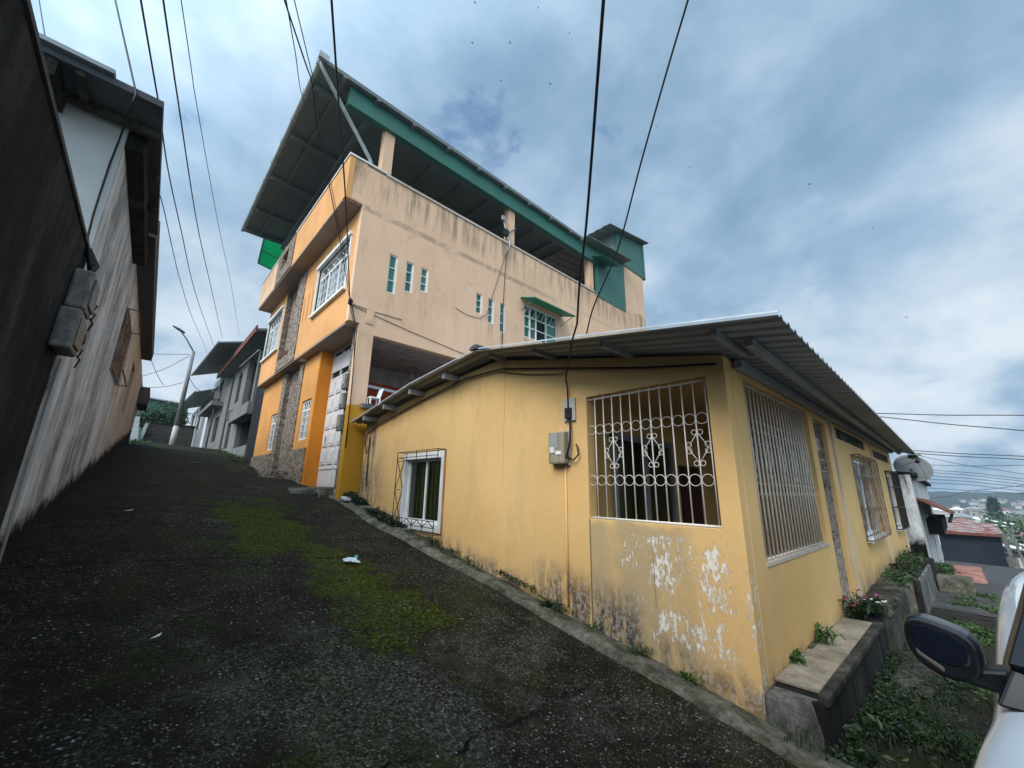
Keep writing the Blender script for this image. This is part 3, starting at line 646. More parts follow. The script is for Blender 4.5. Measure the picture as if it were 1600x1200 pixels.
ve.build('verge_strip', M['zinc_edge'], yh)
MB().lathe([(.0, -.22), (.13, -.22), (.13, .22), (0, .22)], (3.83, YR, ZRG + .0), (1, 0, 0), 10).xf(lambda p: (p[0], p[1], ZRG + .035 + max(0, p[2] - ZRG) * .5)).build('ridge_cap', M['leftsoffit'], yh)
for y in (1.15, 2.35, 3.55, 4.62): MB().box(xe(y) + .16, 4.115, y - .025, y + .025, gY(y) - .06 + .03, gY(y) + .035).xf(lambda p: (p[0], p[1], p[2] - max(0, 3.6 - p[0]) * .05)).build('rafter', M['zinc'], yh)
for y, z in ((5.9, 3.69), (7.1, 3.60), (8.2, 3.44), (9.2, 3.30)): MB().box(3.78, 4.115, y - .035, y + .035, z - .11, z - .012).build('rafter', M['zinc'], yh)
MB().box(XA + .2, 16.7, YB - .10, YB - .03, 2.925, 3.005).xf(skew).build('wall_plate', M['zinc'], yh)
MB().box(XA - .5, 16.9, .95, 1.02, 2.90, 2.955).build('purlin', M['zinc'], yh)

# ------------------------------------------------------------------ electrics on the yellow wall
bk = thing('breaker_box', 'small pale breaker box with thick black cable, above the clear meter on yellow wall', 'breaker box', (XA, 3.30, 2.72))
MB().box(XA - .035, XA - .002, 3.205, 3.395, 2.57, 2.87).build('base', M['meterlight'], bk, bevel=.008)
MB().box(XA - .075, XA - .034, 3.25, 3.345, 2.60, 2.74).build('breaker', M['barblack'], bk, bevel=.006)
mt = thing('electric_meter', 'clear smoky electric meter with a paper tag, on the yellow wall beside the scroll grille', 'electric meter', (XA, 3.45, 2.2))
MB().box(XA - .03, XA - .002, 3.30, 3.60, 2.0, 2.45).build('base', M['meterlight'], mt, bevel=.008)
MB().box(XA - .13, XA - .031, 3.315, 3.585, 2.02, 2.435).build('cover', M['meterclear'], mt, bevel=.02)
MB().box(XA - .136, XA - .1305, 3.42, 3.56, 2.22, 2.40).build('dial', M['pvc'], mt)
MB().box(XA - .140, XA - .1345, 3.47, 3.55, 2.16, 2.235).build('tag', M['paper'], mt); MB().box(XA - .140, XA - .1345, 3.36, 3.45, 2.135, 2.18).build('tag', M['plastic'], mt)
cp_ = MB().tube([(XA - .016, 3.39, 2.0), (XA - .016, 3.385, 1.0), (XA - .016, 3.375, .36)], .014, 8)
props(cp_.build('conduit_pipe', M['yellow'], None, smooth=True), 'thin ochre conduit running down the yellow wall below the clear meter', 'pipe')
lead = MB().tube([(XA - .05, 3.29, 2.60), (XA - .05, 3.27, 2.5), (XA - .06, 3.27, 2.3), (XA - .10, 3.30, 2.10), (XA - .09, 3.36, 2.06), (XA - .05, 3.42, 2.09)], .014, 7)
lead.tube([(XA - .05, 3.31, 2.10), (XA - .06, 3.22, 2.06), (XA - .05, 3.15, 2.13), (XA - .04, 3.17, 2.23), (XA - .03, 3.20, 2.26)], .010, 6)
props(lead.build('meter_lead', M['cable'], None, smooth=True), 'black lead looping from the breaker box into the clear meter on the yellow wall', 'cable')
# ------------------------------------------------------------------ pink and orange three storey house
YQ = 10.0; XF, XPp = 3.42, 2.92
ph = thing('tall_house', 'three storey peach and orange house with stone panels and a big dark roof', 'house', (XF, YQ, 1.65))
X2 = 19.1
hS = [rect(4.14, 9.6, 3.75, 5.63)]
SL = [(4.36, 4.62, 7.02, 8.22), (4.90, 5.15, 7.25, 8.22), (5.40, 5.65, 7.45, 8.22), (7.54, 7.80, 7.42, 8.15), (8.07, 8.32, 7.23, 8.15), (8.62, 8.86, 7.04, 8.15)]
hS += [rect(*s) for s in SL] + [rect(9.81, 11.7, 7.2, 8.53)]
out = [(3.72, .9), (X2, -.3), (X2, 13.25), (17.12, 13.25), (17.12, 10.66), (XF, 10.66), (XF, 5.87), (3.72, 5.87)]
wall('Y', YQ, .2, out, hS).build('side_wall', M['peach'], ph, bevel=.008)
MB().poly((X2, YQ + .2, -.3), (X2, 20.1, -.3), (X2, 20.1, 13.2), (X2, YQ + .2, 13.2)).build('rear_wall', M['peach'], ph)
MB().poly((3.8, 20.1, .9), (X2, 20.1, .9), (X2, 20.1, 10.6), (3.8, 20.1, 10.6)).build('far_wall', M['greyhouse'], ph)
# the upper storey front over the lane
W1 = (10.56, 13.2, 6.98, 8.62); W2 = (17.55, 19.85, 6.95, 8.70)
hF = [rect(*W1), rect(*W2), rect(15.62, 17.1, 6.28, 9.33)] + [rect(a, a + .09, 7.1, 8.05) for a in (13.58, 14.0, 14.42)]
def seg(y0, y1, holes, mat, z0=5.86, z1=9.36, x=XF, th=.22): return wall('X', x, th, rect(y0, y1, z0, z1), holes).build('front_wall', mat, ph, bevel=.006)
seg(10.2, 14.72, [hF[0]] + hF[3:], M['orange']); seg(17.15, 20.1, [hF[1]], M['orange'])
MB().box(XF + .2, XF + .26, 13.5, 14.6, 7.0, 8.2).build('slot_backing', M['greydark'], ph)
wall('X', XF - .03, .18, rect(14.72, 17.15, 5.86, 9.36), [hF[2]]).build('stone_panel', M['stone'], ph)
MB().poly((XF + .16, 15.4, 5.9), (XF + .16, 17.3, 5.9), (XF + .16, 17.3, 9.36), (XF + .16, 15.4, 9.36)).build('niche_back', M['stone'], ph)
pot = MB()
for k in range(5): pot.lathe([(.0, 0), (.07, 0), (.10, .16), (.11, .16)], (XF + .06, 15.75 + k * .28, 6.29), (0, 0, 1), 8)
pot.build('flower_pot', M['rustroof'], ph)
# parapet band hanging out over the upper storey
MB().box(XPp, XPp + .16, 10.0, 15.0, 9.362, 10.72).build('parapet', M['orange'], ph, bevel=.01)
MB().box(XPp + .16, XF - .002, 10.002, 10.16, 9.362, 10.72).build('parapet', M['peach'], ph)
MB().box(XPp - .012, XPp + .16, 17.3, 20.15, 9.362, 10.60).build('parapet', M['peach'], ph, bevel=.01)
st = wall('X', XPp - .03, .19, rect(15.0, 17.3, 9.362, 10.72), [rect(15.75, 16.7, 9.85, 10.45)]); st.build('stone_panel', M['stone'], ph)
MB().poly((XPp + .14, 15.5, 9.4), (XPp + .14, 17, 9.4), (XPp + .14, 17, 10.7), (XPp + .14, 15.5, 10.7)).build('niche_back', M['stone'], ph)
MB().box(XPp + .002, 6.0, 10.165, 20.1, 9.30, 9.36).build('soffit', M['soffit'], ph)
cap = MB(); cap.box(XPp - .03, XPp + .19, 9.97, 15.05, 10.722, 10.79); cap.box(XPp + .19, 4.0, 9.965, 10.19, 10.722, 10.785); cap.box(XPp - .04, XPp + .19, 17.25, 20.2, 10.602, 10.66)
cap.build('parapet_cap', M['white'], ph, bevel=.012)
MB().box(4.0, 14.45, 9.96, 10.22, 10.662, 10.75).build('parapet_cap', M['cap'], ph, bevel=.015)
MB().box(XF + .1, X2 - .1, YQ + .25, 19.9, 9.38, 9.44).build('terrace_floor', M['concrete'], ph)
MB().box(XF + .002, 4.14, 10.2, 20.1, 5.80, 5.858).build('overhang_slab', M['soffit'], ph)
# windows of the front
def lane_window(y0, y1, z0, z1, x, cols, parent, hood=True, glassm=None):
    m = MB(); fw = .06
    def B(a, b, c, d, e, f): m.box(e, f, a, b, c, d)
    B(y0, y0 + fw, z0, z1, x + .05, x + .13); B(y1 - fw, y1, z0, z1, x + .05, x + .13); B(y0 + fw, y1 - fw, z1 - fw, z1, x + .05, x + .13); B(y0 + fw, y1 - fw, z0, z0 + fw, x + .05, x + .13)
    zt = z1 - (z1 - z0) * .25; B(y0 + fw, y1 - fw, zt - .03, zt + .03, x + .055, x + .125)
    for i in range(1, cols): u = lerp(y0, y1, i / cols); B(u - .035, u + .035, z0 + fw, zt - .03, x + .055, x + .125)
    for i in range(cols):
        a = lerp(y0, y1, i / cols) + .06; b = lerp(y0, y1, (i + 1) / cols) - .06
        for k in range(1, 3): u = lerp(a, b, k / 3); B(u - .008, u + .008, z0 + fw, zt, x + .045, x + .06)
        for k in range(1, 4): v = lerp(z0 + fw, zt, k / 4); B(a, b, v - .008, v + .008, x + .044, x + .059)
    for i in range(cols * 2): u = lerp(y0 + fw, y1 - fw, i / cols / 2); m.bar((x + .05, u, zt + .04), (x + .05, lerp(y0 + fw, y1 - fw, (i + 1) / cols / 2), z1 - .07), .014)
    f = m.build('window', M['white'], parent)
    MB().poly((x + .10, y0 + .02, z0 + .02), (x + .10, y1 - .02, z0 + .02), (x + .10, y1 - .02, z1 - .02), (x + .10, y0 + .02, z1 - .02)).build('pane', glassm or M['glasscurtain'], f)
    if hood:
        MB().box(x - .09, x + .05, y0 - .10, y1 + .10, z1, z1 + .11).build('lintel', M['white'], f, bevel=.008)
        MB().box(x - .10, x + .05, y0 - .12, y1 + .12, z0 - .09, z0).build('sill', M['white'], f, bevel=.008)
        [MB().box(x - .035, x + .05, q, q + .08, z0, z1).build('jamb', M['white'], f) for q in (y0 - .08, y1)]
    return f
lane_window(*W1, XF, 3, ph); lane_window(*W2, XF, 3, ph)
# ground storey: stone edged gate pillar, white gate, bay of two windows with a stone column
XG, XB = 3.78, 3.72
MB().box(XG, 4.138, 10.201, 10.52, .9, 5.80).build('pillar', M['stone'], ph)
MB().poly((XG - .002, 10.0, 1.0), (XG - .002, 10.2, 1.0), (XG - .002, 10.2, 5.8), (XG - .002, 10.0, 5.8)).build('pillar_edge', M['stone'], ph)
gate = MB(); gx = 4.10; y0, y1 = 10.53, 12.82
gate.box(gx, gx + .05, y0, y1, 1.66, 4.85)
for i in range(4):
    a = lerp(y0, y1, i / 4) + .07; b = lerp(y0, y1, (i + 1) / 4) - .07
    for k in range(5):
        z = 2.28 + k * .52; gate.box(gx - .028, gx, a, b, z, z + .40); gate.box(gx - .04, gx - .028, a + .06, b - .06, z + .06, z + .34)
gate.box(gx - .02, gx, y0, y1, 2.14, 2.2); gate.box(gx - .02, gx, (y0 + y1) / 2 - .03, (y0 + y1) / 2 + .03, 1.7, 4.85)
gt = gate.build('gate', M['white_door'], ph, bevel=.006)
tr = MB(); tr.box(gx, gx + .05, y0, y1, 4.852, 4.91); tr.box(gx, gx + .05, y0, y1, 5.10, 5.62)
for k in range(4): u = lerp(y0, y1, k / 3); tr.box(gx, gx + .05, u - .03, u + .03, 4.91, 5.10)
tr.box(gx, gx + .05, y0, y1, 5.74, 5.80)
for k in range(4): u = lerp(y0, y1, k / 3); tr.box(gx + .002, gx + .048, u - .03, u + .03, 5.62, 5.74)
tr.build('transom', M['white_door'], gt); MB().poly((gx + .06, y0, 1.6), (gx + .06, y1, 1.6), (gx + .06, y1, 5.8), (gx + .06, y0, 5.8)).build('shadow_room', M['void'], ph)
MB().box(gx - .05, gx - .03, y1 - .40, y1 - .36, 2.9, 3.1).build('handle', M['barblack'], gt)
MB().box(XB, 4.2, 12.82, 12.9, 1.55, 5.80).build('bay_return', M['orange_deep'], ph, bevel=.006)
G1 = (13.16, 14.10, 3.05, 4.33); G2 = (17.02, 18.05, 2.95, 4.34)
wall('X', XB, .2, rect(12.9, 14.42, 2.78, 5.80), [rect(*G1)]).build('bay_wall', M['orange_low'], ph, bevel=.006)
wall('X', XB, .2, rect(17.05 - .12, 20.1, 2.80, 5.80), [rect(*G2)]).build('bay_wall', M['orange_low'], ph, bevel=.006)
MB().box(XB, 4.0, 12.9, 12.98, 1.55, 2.78).build('bay_return', M['orange_deep'], ph)
sc = MB(); sc.box(XB - .05, XB + .2, 12.98, 14.75, 1.55, 2.78); sc.box(XB - .04, XB + .2, 14.42, 14.85, 2.78, 5.80); sc.box(XB - .04, XB + .2, 16.45, 16.93, 1.6, 5.80); sc.box(XB - .05, XB + .15, 16.93, 20.12, 1.7, 2.80); sc.box(XB + .12, XB + .2, 14.6, 16.7, 1.5, 5.80)
sc.build('stone_column', M['stone'], ph)
lane_window(*G1, XB, 2, ph, False, M['glasscurtain']); lane_window(*G2, XB, 2, ph, False, M['glassdark'])
stp = MB(); stp.box(2.95, XB - .052, 14.1, 16.4, 1.5, 1.98); stp.box(3.2, XB - .052, 14.3, 16.2, 1.98, 2.14); stp.build('front_step', M['stone'], ph, bevel=.02)
lt = MB(); lt.box(XF + .1, XF + .34, 14.25, 14.5, 5.77, 5.799); lt.build('ceiling_lamp', M['plastic'], ph)
# slit windows and the sheltered green window of the side
for a, b, c, d in SL:
    f = MB(); f.box(a, b, YQ + .03, YQ + .10, c, c + .03); f.box(a, b, YQ + .03, YQ + .10, d - .03, d); f.box(a, a + .03, YQ + .03, YQ + .10, c, d); f.box(b - .05, b, YQ + .02, YQ + .10, c, d)
    for k in (1, 2): z = lerp(c, d, k / 3); f.box(a, b, YQ + .035, YQ + .09, z - .012, z + .012)
    fo = f.build('slit_window', M['white'], ph); MB().poly((a, YQ + .07, c), (b, YQ + .07, c), (b, YQ + .07, d), (a, YQ + .07, d)).build('pane', M['glassteal'], fo)
a, b, c, d = 9.81, 11.7, 7.2, 8.53; f = MB()
for u in (a, a + .32, a + .66, b - .66, b - .04): f.box(u, u + .045, YQ + .02, YQ + .10, c, d)
for z in (c, c + .42, 8.05, d - .04): f.box(a, b, YQ + .025, YQ + .095, z, z + .04)
for k in range(8): u = lerp(a, b, k / 8); f.bar((u, YQ + .03, 8.07), (lerp(a, b, (k + 1) / 8), YQ + .03, 8.5), .016)
gw = f.build('window', M['white'], ph); MB().poly((a, YQ + .07, c), (b, YQ + .07, c), (b, YQ + .07, d), (a, YQ + .07, d)).build('pane', M['glassteal'], gw)
MB().box(10.55, 11.0, YQ + .05, YQ + .066, c + .02, 8.04).build('open_leaf', M['void'], gw)
aw = MB(); aw.add([(9.6, YQ - .005, 8.72), (12.0, YQ - .005, 8.72), (12.0, 9.22, 8.44), (9.6, 9.22, 8.44)], [(0, 1, 2, 3)]); awo = aw.build('awning', M['green_awn'], ph, solid=.02)
ab = MB()
for u in (9.66, 11.9): ab.bar((u, YQ, 8.2), (u, 9.3, 8.44), .02); ab.bar((u, YQ, 8.66), (u, 9.24, 8.42), .022)
ab.build('bracket', M['teal'], awo)
# carport inside the ground storey
cpt = MB(); cpt.poly((4.2, 12.9, 3.0), (9.9, 12.9, 3.0), (9.9, 12.9, 5.1), (4.2, 12.9, 5.1)); cpt.poly((9.9, 10.2, 3.0), (9.9, 13.5, 3.0), (9.9, 13.5, 4.9), (9.9, 10.2, 4.9)); cpt.build('carport_wall', M['red_in'], ph)
cpt = MB(); cpt.poly((4.2, 12.9, 5.1), (9.9, 12.9, 5.1), (9.9, 12.9, 5.78), (4.2, 12.9, 5.78)); cpt.box(4.2, 9.9, 10.21, 13.6, 5.66, 5.79); cpt.build('carport_ceiling', M['grey_in'], ph)
MB().box(4.2, 9.9, 10.2, 13.5, 2.9, 3.0).build('carport_floor', M['concrete'], ph)
MB().bar((4.15, 10.1, 4.25), (9.6, 10.1, 4.05), .05, .07).build('handrail', M['alu'], ph)
for u in (6.55, 6.75): MB().tube([(u, 12.2, 3.0), (u - .12, 12.0, 5.65)], .045, 8).build('waste_pipe', M['pvc'], ph, smooth=True)
MB().box(3.99, 9.6, 9.9, 10.0 - .003, 3.62, 3.74).build('coping', M['concrete'], ph, bevel=.01)
# roof storey: green beams on peach columns under one big sheet
for u in (4.02, 9.15, 14.30):
    MB().box(u - .20, u + .12, YQ + .02, YQ + .30, 10.75, 12.36).build('column', M['peach'], ph, bevel=.01)
bm_ = MB(); bm_.box(2.62, 14.6, YQ - .10, YQ + .10, 12.24, 12.87); bm_.build('beam', M['teal'], ph, bevel=.01)
rf = MB(); zq = lambda x: 13.06 + (x - 1.8) * .006
rf.hexa([(1.80, 9.76, 12.88), (13.4, 9.76, 12.90), (13.4, 20.2, 12.90), (1.80, 20.2, 12.88), (1.80, 9.76, 12.94), (13.4, 9.76, 12.96), (13.4, 20.2, 12.96), (1.80, 20.2, 12.94)])
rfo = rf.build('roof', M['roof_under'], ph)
rt = MB(); rt.box(1.83, 13.37, 9.80, 20.16, 12.965, 12.98); rt.build('roof_skin', M['roof_top'], rfo)
fa = MB(); fa.box(1.85, 13.42, 9.73, 9.758, 12.86, 12.985); fa.build('fascia', M['roof_under'], rfo)
for y in (10.6, 12.9, 15.4, 17.9, 19.8): MB().box(1.86, 13.35, y - .07, y + .07, 12.70, 12.877).build('rafter', M['roof_under'], rfo)
for x in (2.4, 3.4, 4.6, 5.9, 7.2, 8.5, 9.8, 11.1, 12.4, 13.2): MB().box(x - .05, x + .05, 9.7, 20.0, 12.77, 12.878).build('purlin', M['roof_under'], rfo)
MB().box(3.3, 3.45, 10.1, 20.0, 12.56, 12.69).build('beam', M['roof_under'], ph)
gu = MB(); gu.tube([(1.76, 9.72, 12.93), (1.76, 20.22, 12.92)], .075, 10); gu.build('gutter', M['gutter'], rfo, smooth=True)
gb = MB()
for k in range(9): y = 9.9 + k * 1.2; gb.box(1.67, 1.85, y - .02, y + .02, 12.83, 13.02)
gb.build('bracket', M['gutter'], rfo)
dp = MB(); dp.tube([(1.78, 9.80, 12.88), (1.80, 9.80, 12.74), (1.95, 9.85, 12.6), (3.45, 10.04, 10.98), (3.52, 10.05, 10.86), (3.52, 10.06, 10.77)], .055, 10); dp.build('downpipe', M['pvc'], ph, smooth=True)
MB().box(1.66, 1.92, 9.62, 9.72, 12.84, 13.03).build('gutter_head', M['gutter'], rfo)
# teal sheeting and the stair tower
MB().box(14.66, 17.118, YQ - .03, YQ + .14, 10.56, 13.3).build('sheet_panel', M['teal_sheet'], ph)
MB().box(14.9, 15.0, YQ - .06, YQ - .03, 10.56, 13.2).build('panel_post', M['teal'], ph)
MB().box(16.52, 19.3, YQ - .03, YQ + .12, 13.28, 15.5).xf(lambda p: (p[0], p[1], p[2] - (.42 * (19.3 - p[0]) / 2.8 if p[2] > 14 else 0))).build('tower_panel', M['teal_sheet'], ph)
MB().box(19.16, 19.36, YQ - .06, YQ + .1, 13.25, 15.5).build('tower_post', M['teal'], ph)
tw = MB(); tw.poly((16.52, YQ + .12, 13.2), (16.52, 14.5, 13.2), (16.52, 14.5, 15.0), (16.52, YQ + .12, 15.0)); tw.poly((19.3, YQ + .12, 13.2), (19.3, 14.5, 13.2), (19.3, 14.5, 15.4), (19.3, YQ + .12, 15.4)); tw.poly((16.52, 14.5, 13.2), (19.3, 14.5, 13.2), (19.3, 14.5, 15.4), (16.52, 14.5, 15.0))
tw.build('tower_wall', M['roof_under'], ph)
def lowroof(x0, x1, y0, y1, z0, z1, nm, mat):
    m = MB(); n = int((y1 - y0) / .22)
    for i in range(n + 1):
        y = y0 + (y1 - y0) * i / n
        for dz in ((0, .03) if i % 2 else (.03, 0)): m.v += [Vector((x0, y, z0 + dz)), Vector((x1, y, z1 + dz))]
    for i in range(len(m.v) // 2 - 1): m.f.append((2 * i, 2 * i + 1, 2 * i + 3, 2 * i + 2))
    return m.build(nm, mat, ph, solid=.01)
lowroof(15.5, 19.5, 9.66, 14.7, 14.80, 15.55, 'tower_roof', M['roof_under'])
lowroof(13.45, 17.2, 9.5, 14.6, 13.0, 13.36, 'low_roof', M['roof_under'])
MB().add([(14.2, 9.30, 12.25), (15.5, 9.25, 12.2), (15.5, 10, 12.5), (14.2, 10, 12.5)], [(0, 1, 2, 3)]).build('drip_sheet', M['teal'], ph, solid=.015)
# green sheeting at the far end of the terrace
GS = thing('green_sheet', 'bright green plastic sheet on a metal frame hanging beyond the orange balcony', 'plastic sheet', (2.5, 20.9, 10.6))
q = [onY(413, 370, 20.6), onY(456, 392, 20.6), onY(436, 427, 21.3), onY(403, 411, 21.3)]
MB().add(q, [(0, 1, 2, 3)]).build('sheet', M['green_sheet'], GS, solid=.01)
fr = MB(); fr.bar(q[3], q[2], .05); fr.bar(q[0], q[3], .05); fr.bar((q[0] + q[3]) / 2, (q[1] + q[2]) / 2, .04); fr.bar(q[1], q[2], .05); fr.build('frame', M['teal'], GS)
# conduits, clamp and meters on this house
cl = thing('cable_clamp', 'knotted cable clamp bolted to the peach house corner', 'cable clamp', (3.36, 9.9, 6.35))
MB().box(3.36, 3.46, 9.93, 9.998, 6.28, 6.42).build('plate', M['barblack'], cl); MB().ring((3.38, 9.92, 6.36), (0, 1, 0), (0, 0, 1), .06, .022, 12, 6).build('knot', M['cable'], cl, smooth=True)
for z, what in ((3.05, 'lowest of the three stained grey meter boxes on the stone pillar beside the white gate'), (3.62, 'middle of the three stained grey meter boxes on the stone pillar beside the white gate'), (4.15, 'topmost of the three stained grey meter boxes on the stone pillar beside the white gate')):
    mb = thing('meter_box', what, 'meter box', (XG, 10.66, z), 'meter boxes beside the white gate')
    MB().box(XG - .10, XG - .003, 10.36, 10.64, z, z + .42).build('casing', M['meterbox'], mb, bevel=.02)
    MB().box(XG - .11, XG - .101, 10.42, 10.60, z + .12, z + .38).build('cover', M['meterclear'], mb)
dw = MB().tube([(3.46, 9.965, 6.3), (3.66, 9.965, 5.6), (3.72, 9.97, 4.0), (3.74, 9.97, 2.6)], .013, 6); dw.tube([(3.40, 9.965, 6.3), (3.60, 9.955, 5.7), (3.70, 9.96, 4.6), (3.73, 9.96, 3.2)], .009, 6)
props(dw.build('riser_cable', M['cable'], None, smooth=True), 'black cables running down the stone edged corner of the peach house', 'cable')
# white plastic chair standing on the coping
ch = thing('plastic_chair', 'small white plastic chair standing on the stained coping at the carport opening', 'chair', (4.35, 9.95, 3.74))
sx = lambda p: (4.30 + (p[0] - 4.35) * .62, 9.94 + (p[1] - 9.95) * .62, 3.742 + (p[2] - 3.745) * .62)
MB().box(4.12, 4.58, 9.76, 10.14, 4.0, 4.05).xf(sx).build('seat', M['plastic'], ch, bevel=.01)
MB().hexa([(4.52, 9.76, 4.05), (4.57, 9.76, 4.05), (4.57, 10.14, 4.05), (4.52, 10.14, 4.05), (4.64, 9.76, 4.47), (4.69, 9.76, 4.47), (4.69, 10.14, 4.47), (4.64, 10.14, 4.47)]).xf(sx).build('backrest', M['plastic'], ch, bevel=.008)
for x in (4.15, 4.55):
    for y in (9.79, 10.1): MB().bar((x, y, 3.745), (x, y, 4.0), .05).xf(sx).build('leg', M['plastic'], ch)
# television aerial on the parapet
an = thing('tv_aerial', 'crooked metal television aerial clamped to the peach parapet', 'aerial', (8.95, 10.05, 10.75))
MB().tube([(8.85, 9.93, 10.2), (8.98, 9.95, 10.7), (8.86, 10.0, 11.1), (8.62, 10.0, 11.62)], .03, 7).build('mast', M['alu'], an, smooth=True)
MB().tube([(8.88, 10.0, 11.15), (9.32, 10.0, 11.55)], .025, 6).build('arm', M['alu'], an, smooth=True)
MB().box(8.7, 8.92, 9.95, 10.1, 11.0, 11.25).build('bracket', M['barblack'], an); MB().box(8.55, 8.72, 9.94, 10.02, 11.55, 11.75).build('head', M['pvc'], an, bevel=.02)
aw_ = MB().tube([(8.84, 9.985, 10.25), (8.78, 9.985, 9.2), (8.74, 9.985, 8.0), (8.73, 9.985, 6.4)], .014, 5); aw_.tube([(8.80, 9.985, 10.2), (8.45, 9.985, 9.0), (8.2, 9.985, 8.2), (8.0, 9.985, 7.5), (7.7, 9.985, 7.25), (7.2, 9.985, 7.2), (6.7, 9.985, 7.3)], .008, 5)
props(aw_.build('aerial_wire', M['cablegrey'], None, smooth=True), 'thin dark wires trailing down the peach wall from the aerial', 'wire')
tw_ = MB().tube([(3.5, 9.985, 6.32), (4.0, 9.985, 6.3), (4.9, 9.985, 6.32)], .009, 5); tw_.tube([(3.5, 9.985, 6.28), (5.2, 9.985, 6.05), (7.0, 9.985, 5.85), (9.0, 9.985, 5.7)], .009, 5)
props(tw_.build('wall_wire', M['cablegrey'], None, smooth=True), 'thin wires fixed along the peach wall from the cable clamp', 'wire')
fr_ = MB(); fr_.box(3.88, 4.08, 9.972, 9.998, 5.92, 6.30); fr_.box(3.92, 4.04, 9.964, 9.973, 5.98, 6.24); fr_.build('wall_plate', M['peach'], ph)
# ------------------------------------------------------------------ houses along the dark side of the lane
SA, CA = math.sin(R_(1.6)), math.cos(R_(1.6))
LF = lambda p: (-.9 + p[0] * CA + p[1] * SA, p[1] * CA - p[0] * SA, p[2])     # (out from the wall, along it, height)
def lw(mb): return mb.xf(LF)
dk = thing('dark_house', 'low house with black mouldy lane wall, nearest the viewer', 'house', LF((0, 2, 0)))
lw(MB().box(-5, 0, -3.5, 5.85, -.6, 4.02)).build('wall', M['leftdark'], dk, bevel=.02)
lw(MB().box(-5.1, .015, -3.6, 5.86, 4.021, 4.06)).build('roof', M['leftsoffit'], dk)
gh = thing('stained_house', 'taller house with streaked grey lane wall under a dark overhanging roof', 'house', LF((0, 14, 1)))
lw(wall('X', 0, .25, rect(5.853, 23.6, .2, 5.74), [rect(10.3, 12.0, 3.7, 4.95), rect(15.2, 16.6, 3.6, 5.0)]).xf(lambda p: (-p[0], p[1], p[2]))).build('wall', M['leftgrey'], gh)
lw(MB().box(-5, -.001, 5.852, 6.05, 3.9, 5.70)).build('gable_wall', M['leftwhite'], gh)
lw(MB().box(-.30, .17, 5.90, 9.35, 5.47, 5.718)).build('ring_beam', M['concrete_dark'], gh, bevel=.015)
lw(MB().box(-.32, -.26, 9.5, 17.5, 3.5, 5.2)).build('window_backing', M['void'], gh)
ro = lw(MB().box(-5.2, .28, 5.28, 8.45, 5.72, 5.80)).build('roof', M['leftsoffit'], gh)
lw(MB().box(-5.2, -.12, 5.22, 5.60, 5.802, 5.85)).build('roof_sheet', M['roof_top'], ro)
lw(MB().box(-.62, -.50, 5.30, 5.85, 5.52, 5.72)).build('rafter_end', M['concrete_dark'], ro)
for y in (5.75, 6.6, 7.5): lw(MB().box(-.9, .26, y - .04, y + .04, 5.63, 5.719)).build('batten', M['concrete_mid'], ro)
for z_ in (-.35, -1.3, -2.2): lw(MB().box(z_ - .03, z_ + .03, 5.30, 5.84, 5.66, 5.7195)).build('batten', M['concrete_mid'], ro)
ro2 = lw(MB().box(-5.2, .265, 8.5, 18.1, 5.84, 6.02)).build('roof', M['leftsoffit'], gh)
lw(MB().box(.0, .262, 8.52, 18.0, 5.70, 5.84)).build('eave_box', M['leftsoffit'], ro2)
lw(MB().box(-.22, .30, 21.8, 24.0, 4.75, 5.45)).build('balcony_box', M['greydark'], gh, bevel=.03)
m = MB()
for k in range(9): y = lerp(10.3, 12.0, k / 8); m.bar((.03, y, 3.72), (.03, y, 4.93), .025)
for z in (3.75, 4.1, 4.5, 4.9): m.bar((.03, 10.3, z), (.03, 12.0, z), .025)
for k in range(5): m.ring((.03, 10.5 + k * .32, 4.3), (0, 1, 0), (0, 0, 1), .13, .014, 12, 5)
for z in (3.72, 4.93): m.bar((0, 10.3, z), (.18, 10.3, z), .02); m.bar((0, 12.0, z), (.18, 12.0, z), .02); m.bar((.18, 10.3, z), (.18, 12.0, z), .02)
lw(m).build('window_grille', M['barrust'], gh)
lw(MB().tube([(.02, 5.98, 2.9), (.02, 6.02, 1.8), (.022, 6.0, .75)], .014, 8)).build('drain_pipe', M['leftwhite'], gh, smooth=True)
for i, (y, z, lab) in enumerate(((5.62, 3.30, 'upper of two grey meter boxes on the black wall, loose wires beside it'), (5.52, 2.87, 'lower of two grey meter boxes on the black wall, its cover broken open'))):
    b = thing('meter_box', lab, 'meter box', LF((0, y, z)), 'meter boxes on the black wall')
    lw(MB().box(.002, .15, y - .20, y + .20, z, z + .40)).build('casing', M['meterbox'], b, bevel=.025)
    lw(MB().box(.151, .17, y - .14, y + .14, z + .05, z + .34)).build('cover', M['meterbox' if i == 0 else 'meterclear'], b, bevel=.01)
    lw(MB().box(.03, .12, y + .201, y + .214, z + .04, z + .36)).build('side_flap', M['meterlight'], b)
    if i == 1: lw(MB().lathe([(0, 0), (.085, .0), (.085, .06), (.0, .06)], (.085, y + .205, z + .24), (0, 1, 0), 14)).build('dial', M['barblack'], b)
    t = MB()
    for k in range(3): t.tube([(.10, y + .2, z + .1 + k * .04), (.16, y + .34, z + .02 + .1 * k), (.13, y + .42, z - .05 + .12 * k)], .008, 5)
    lw(t).build('wire', M['rustroof' if i else 'cable'], b, smooth=True)
wk = MB()
for k in range(3): wk.tube([(.02, 5.62 + k * .05, 4.0), (.06 + .02 * k, 5.68, 3.85), (.10, 5.6 - .05 * k, 3.7), (.07, 5.66, 3.56)], .03, 6)
props(lw(wk).build('cable_bundle', M['cable'], None, smooth=True), 'thick tangle of black cable entering the upper meter box on the black wall', 'cable')

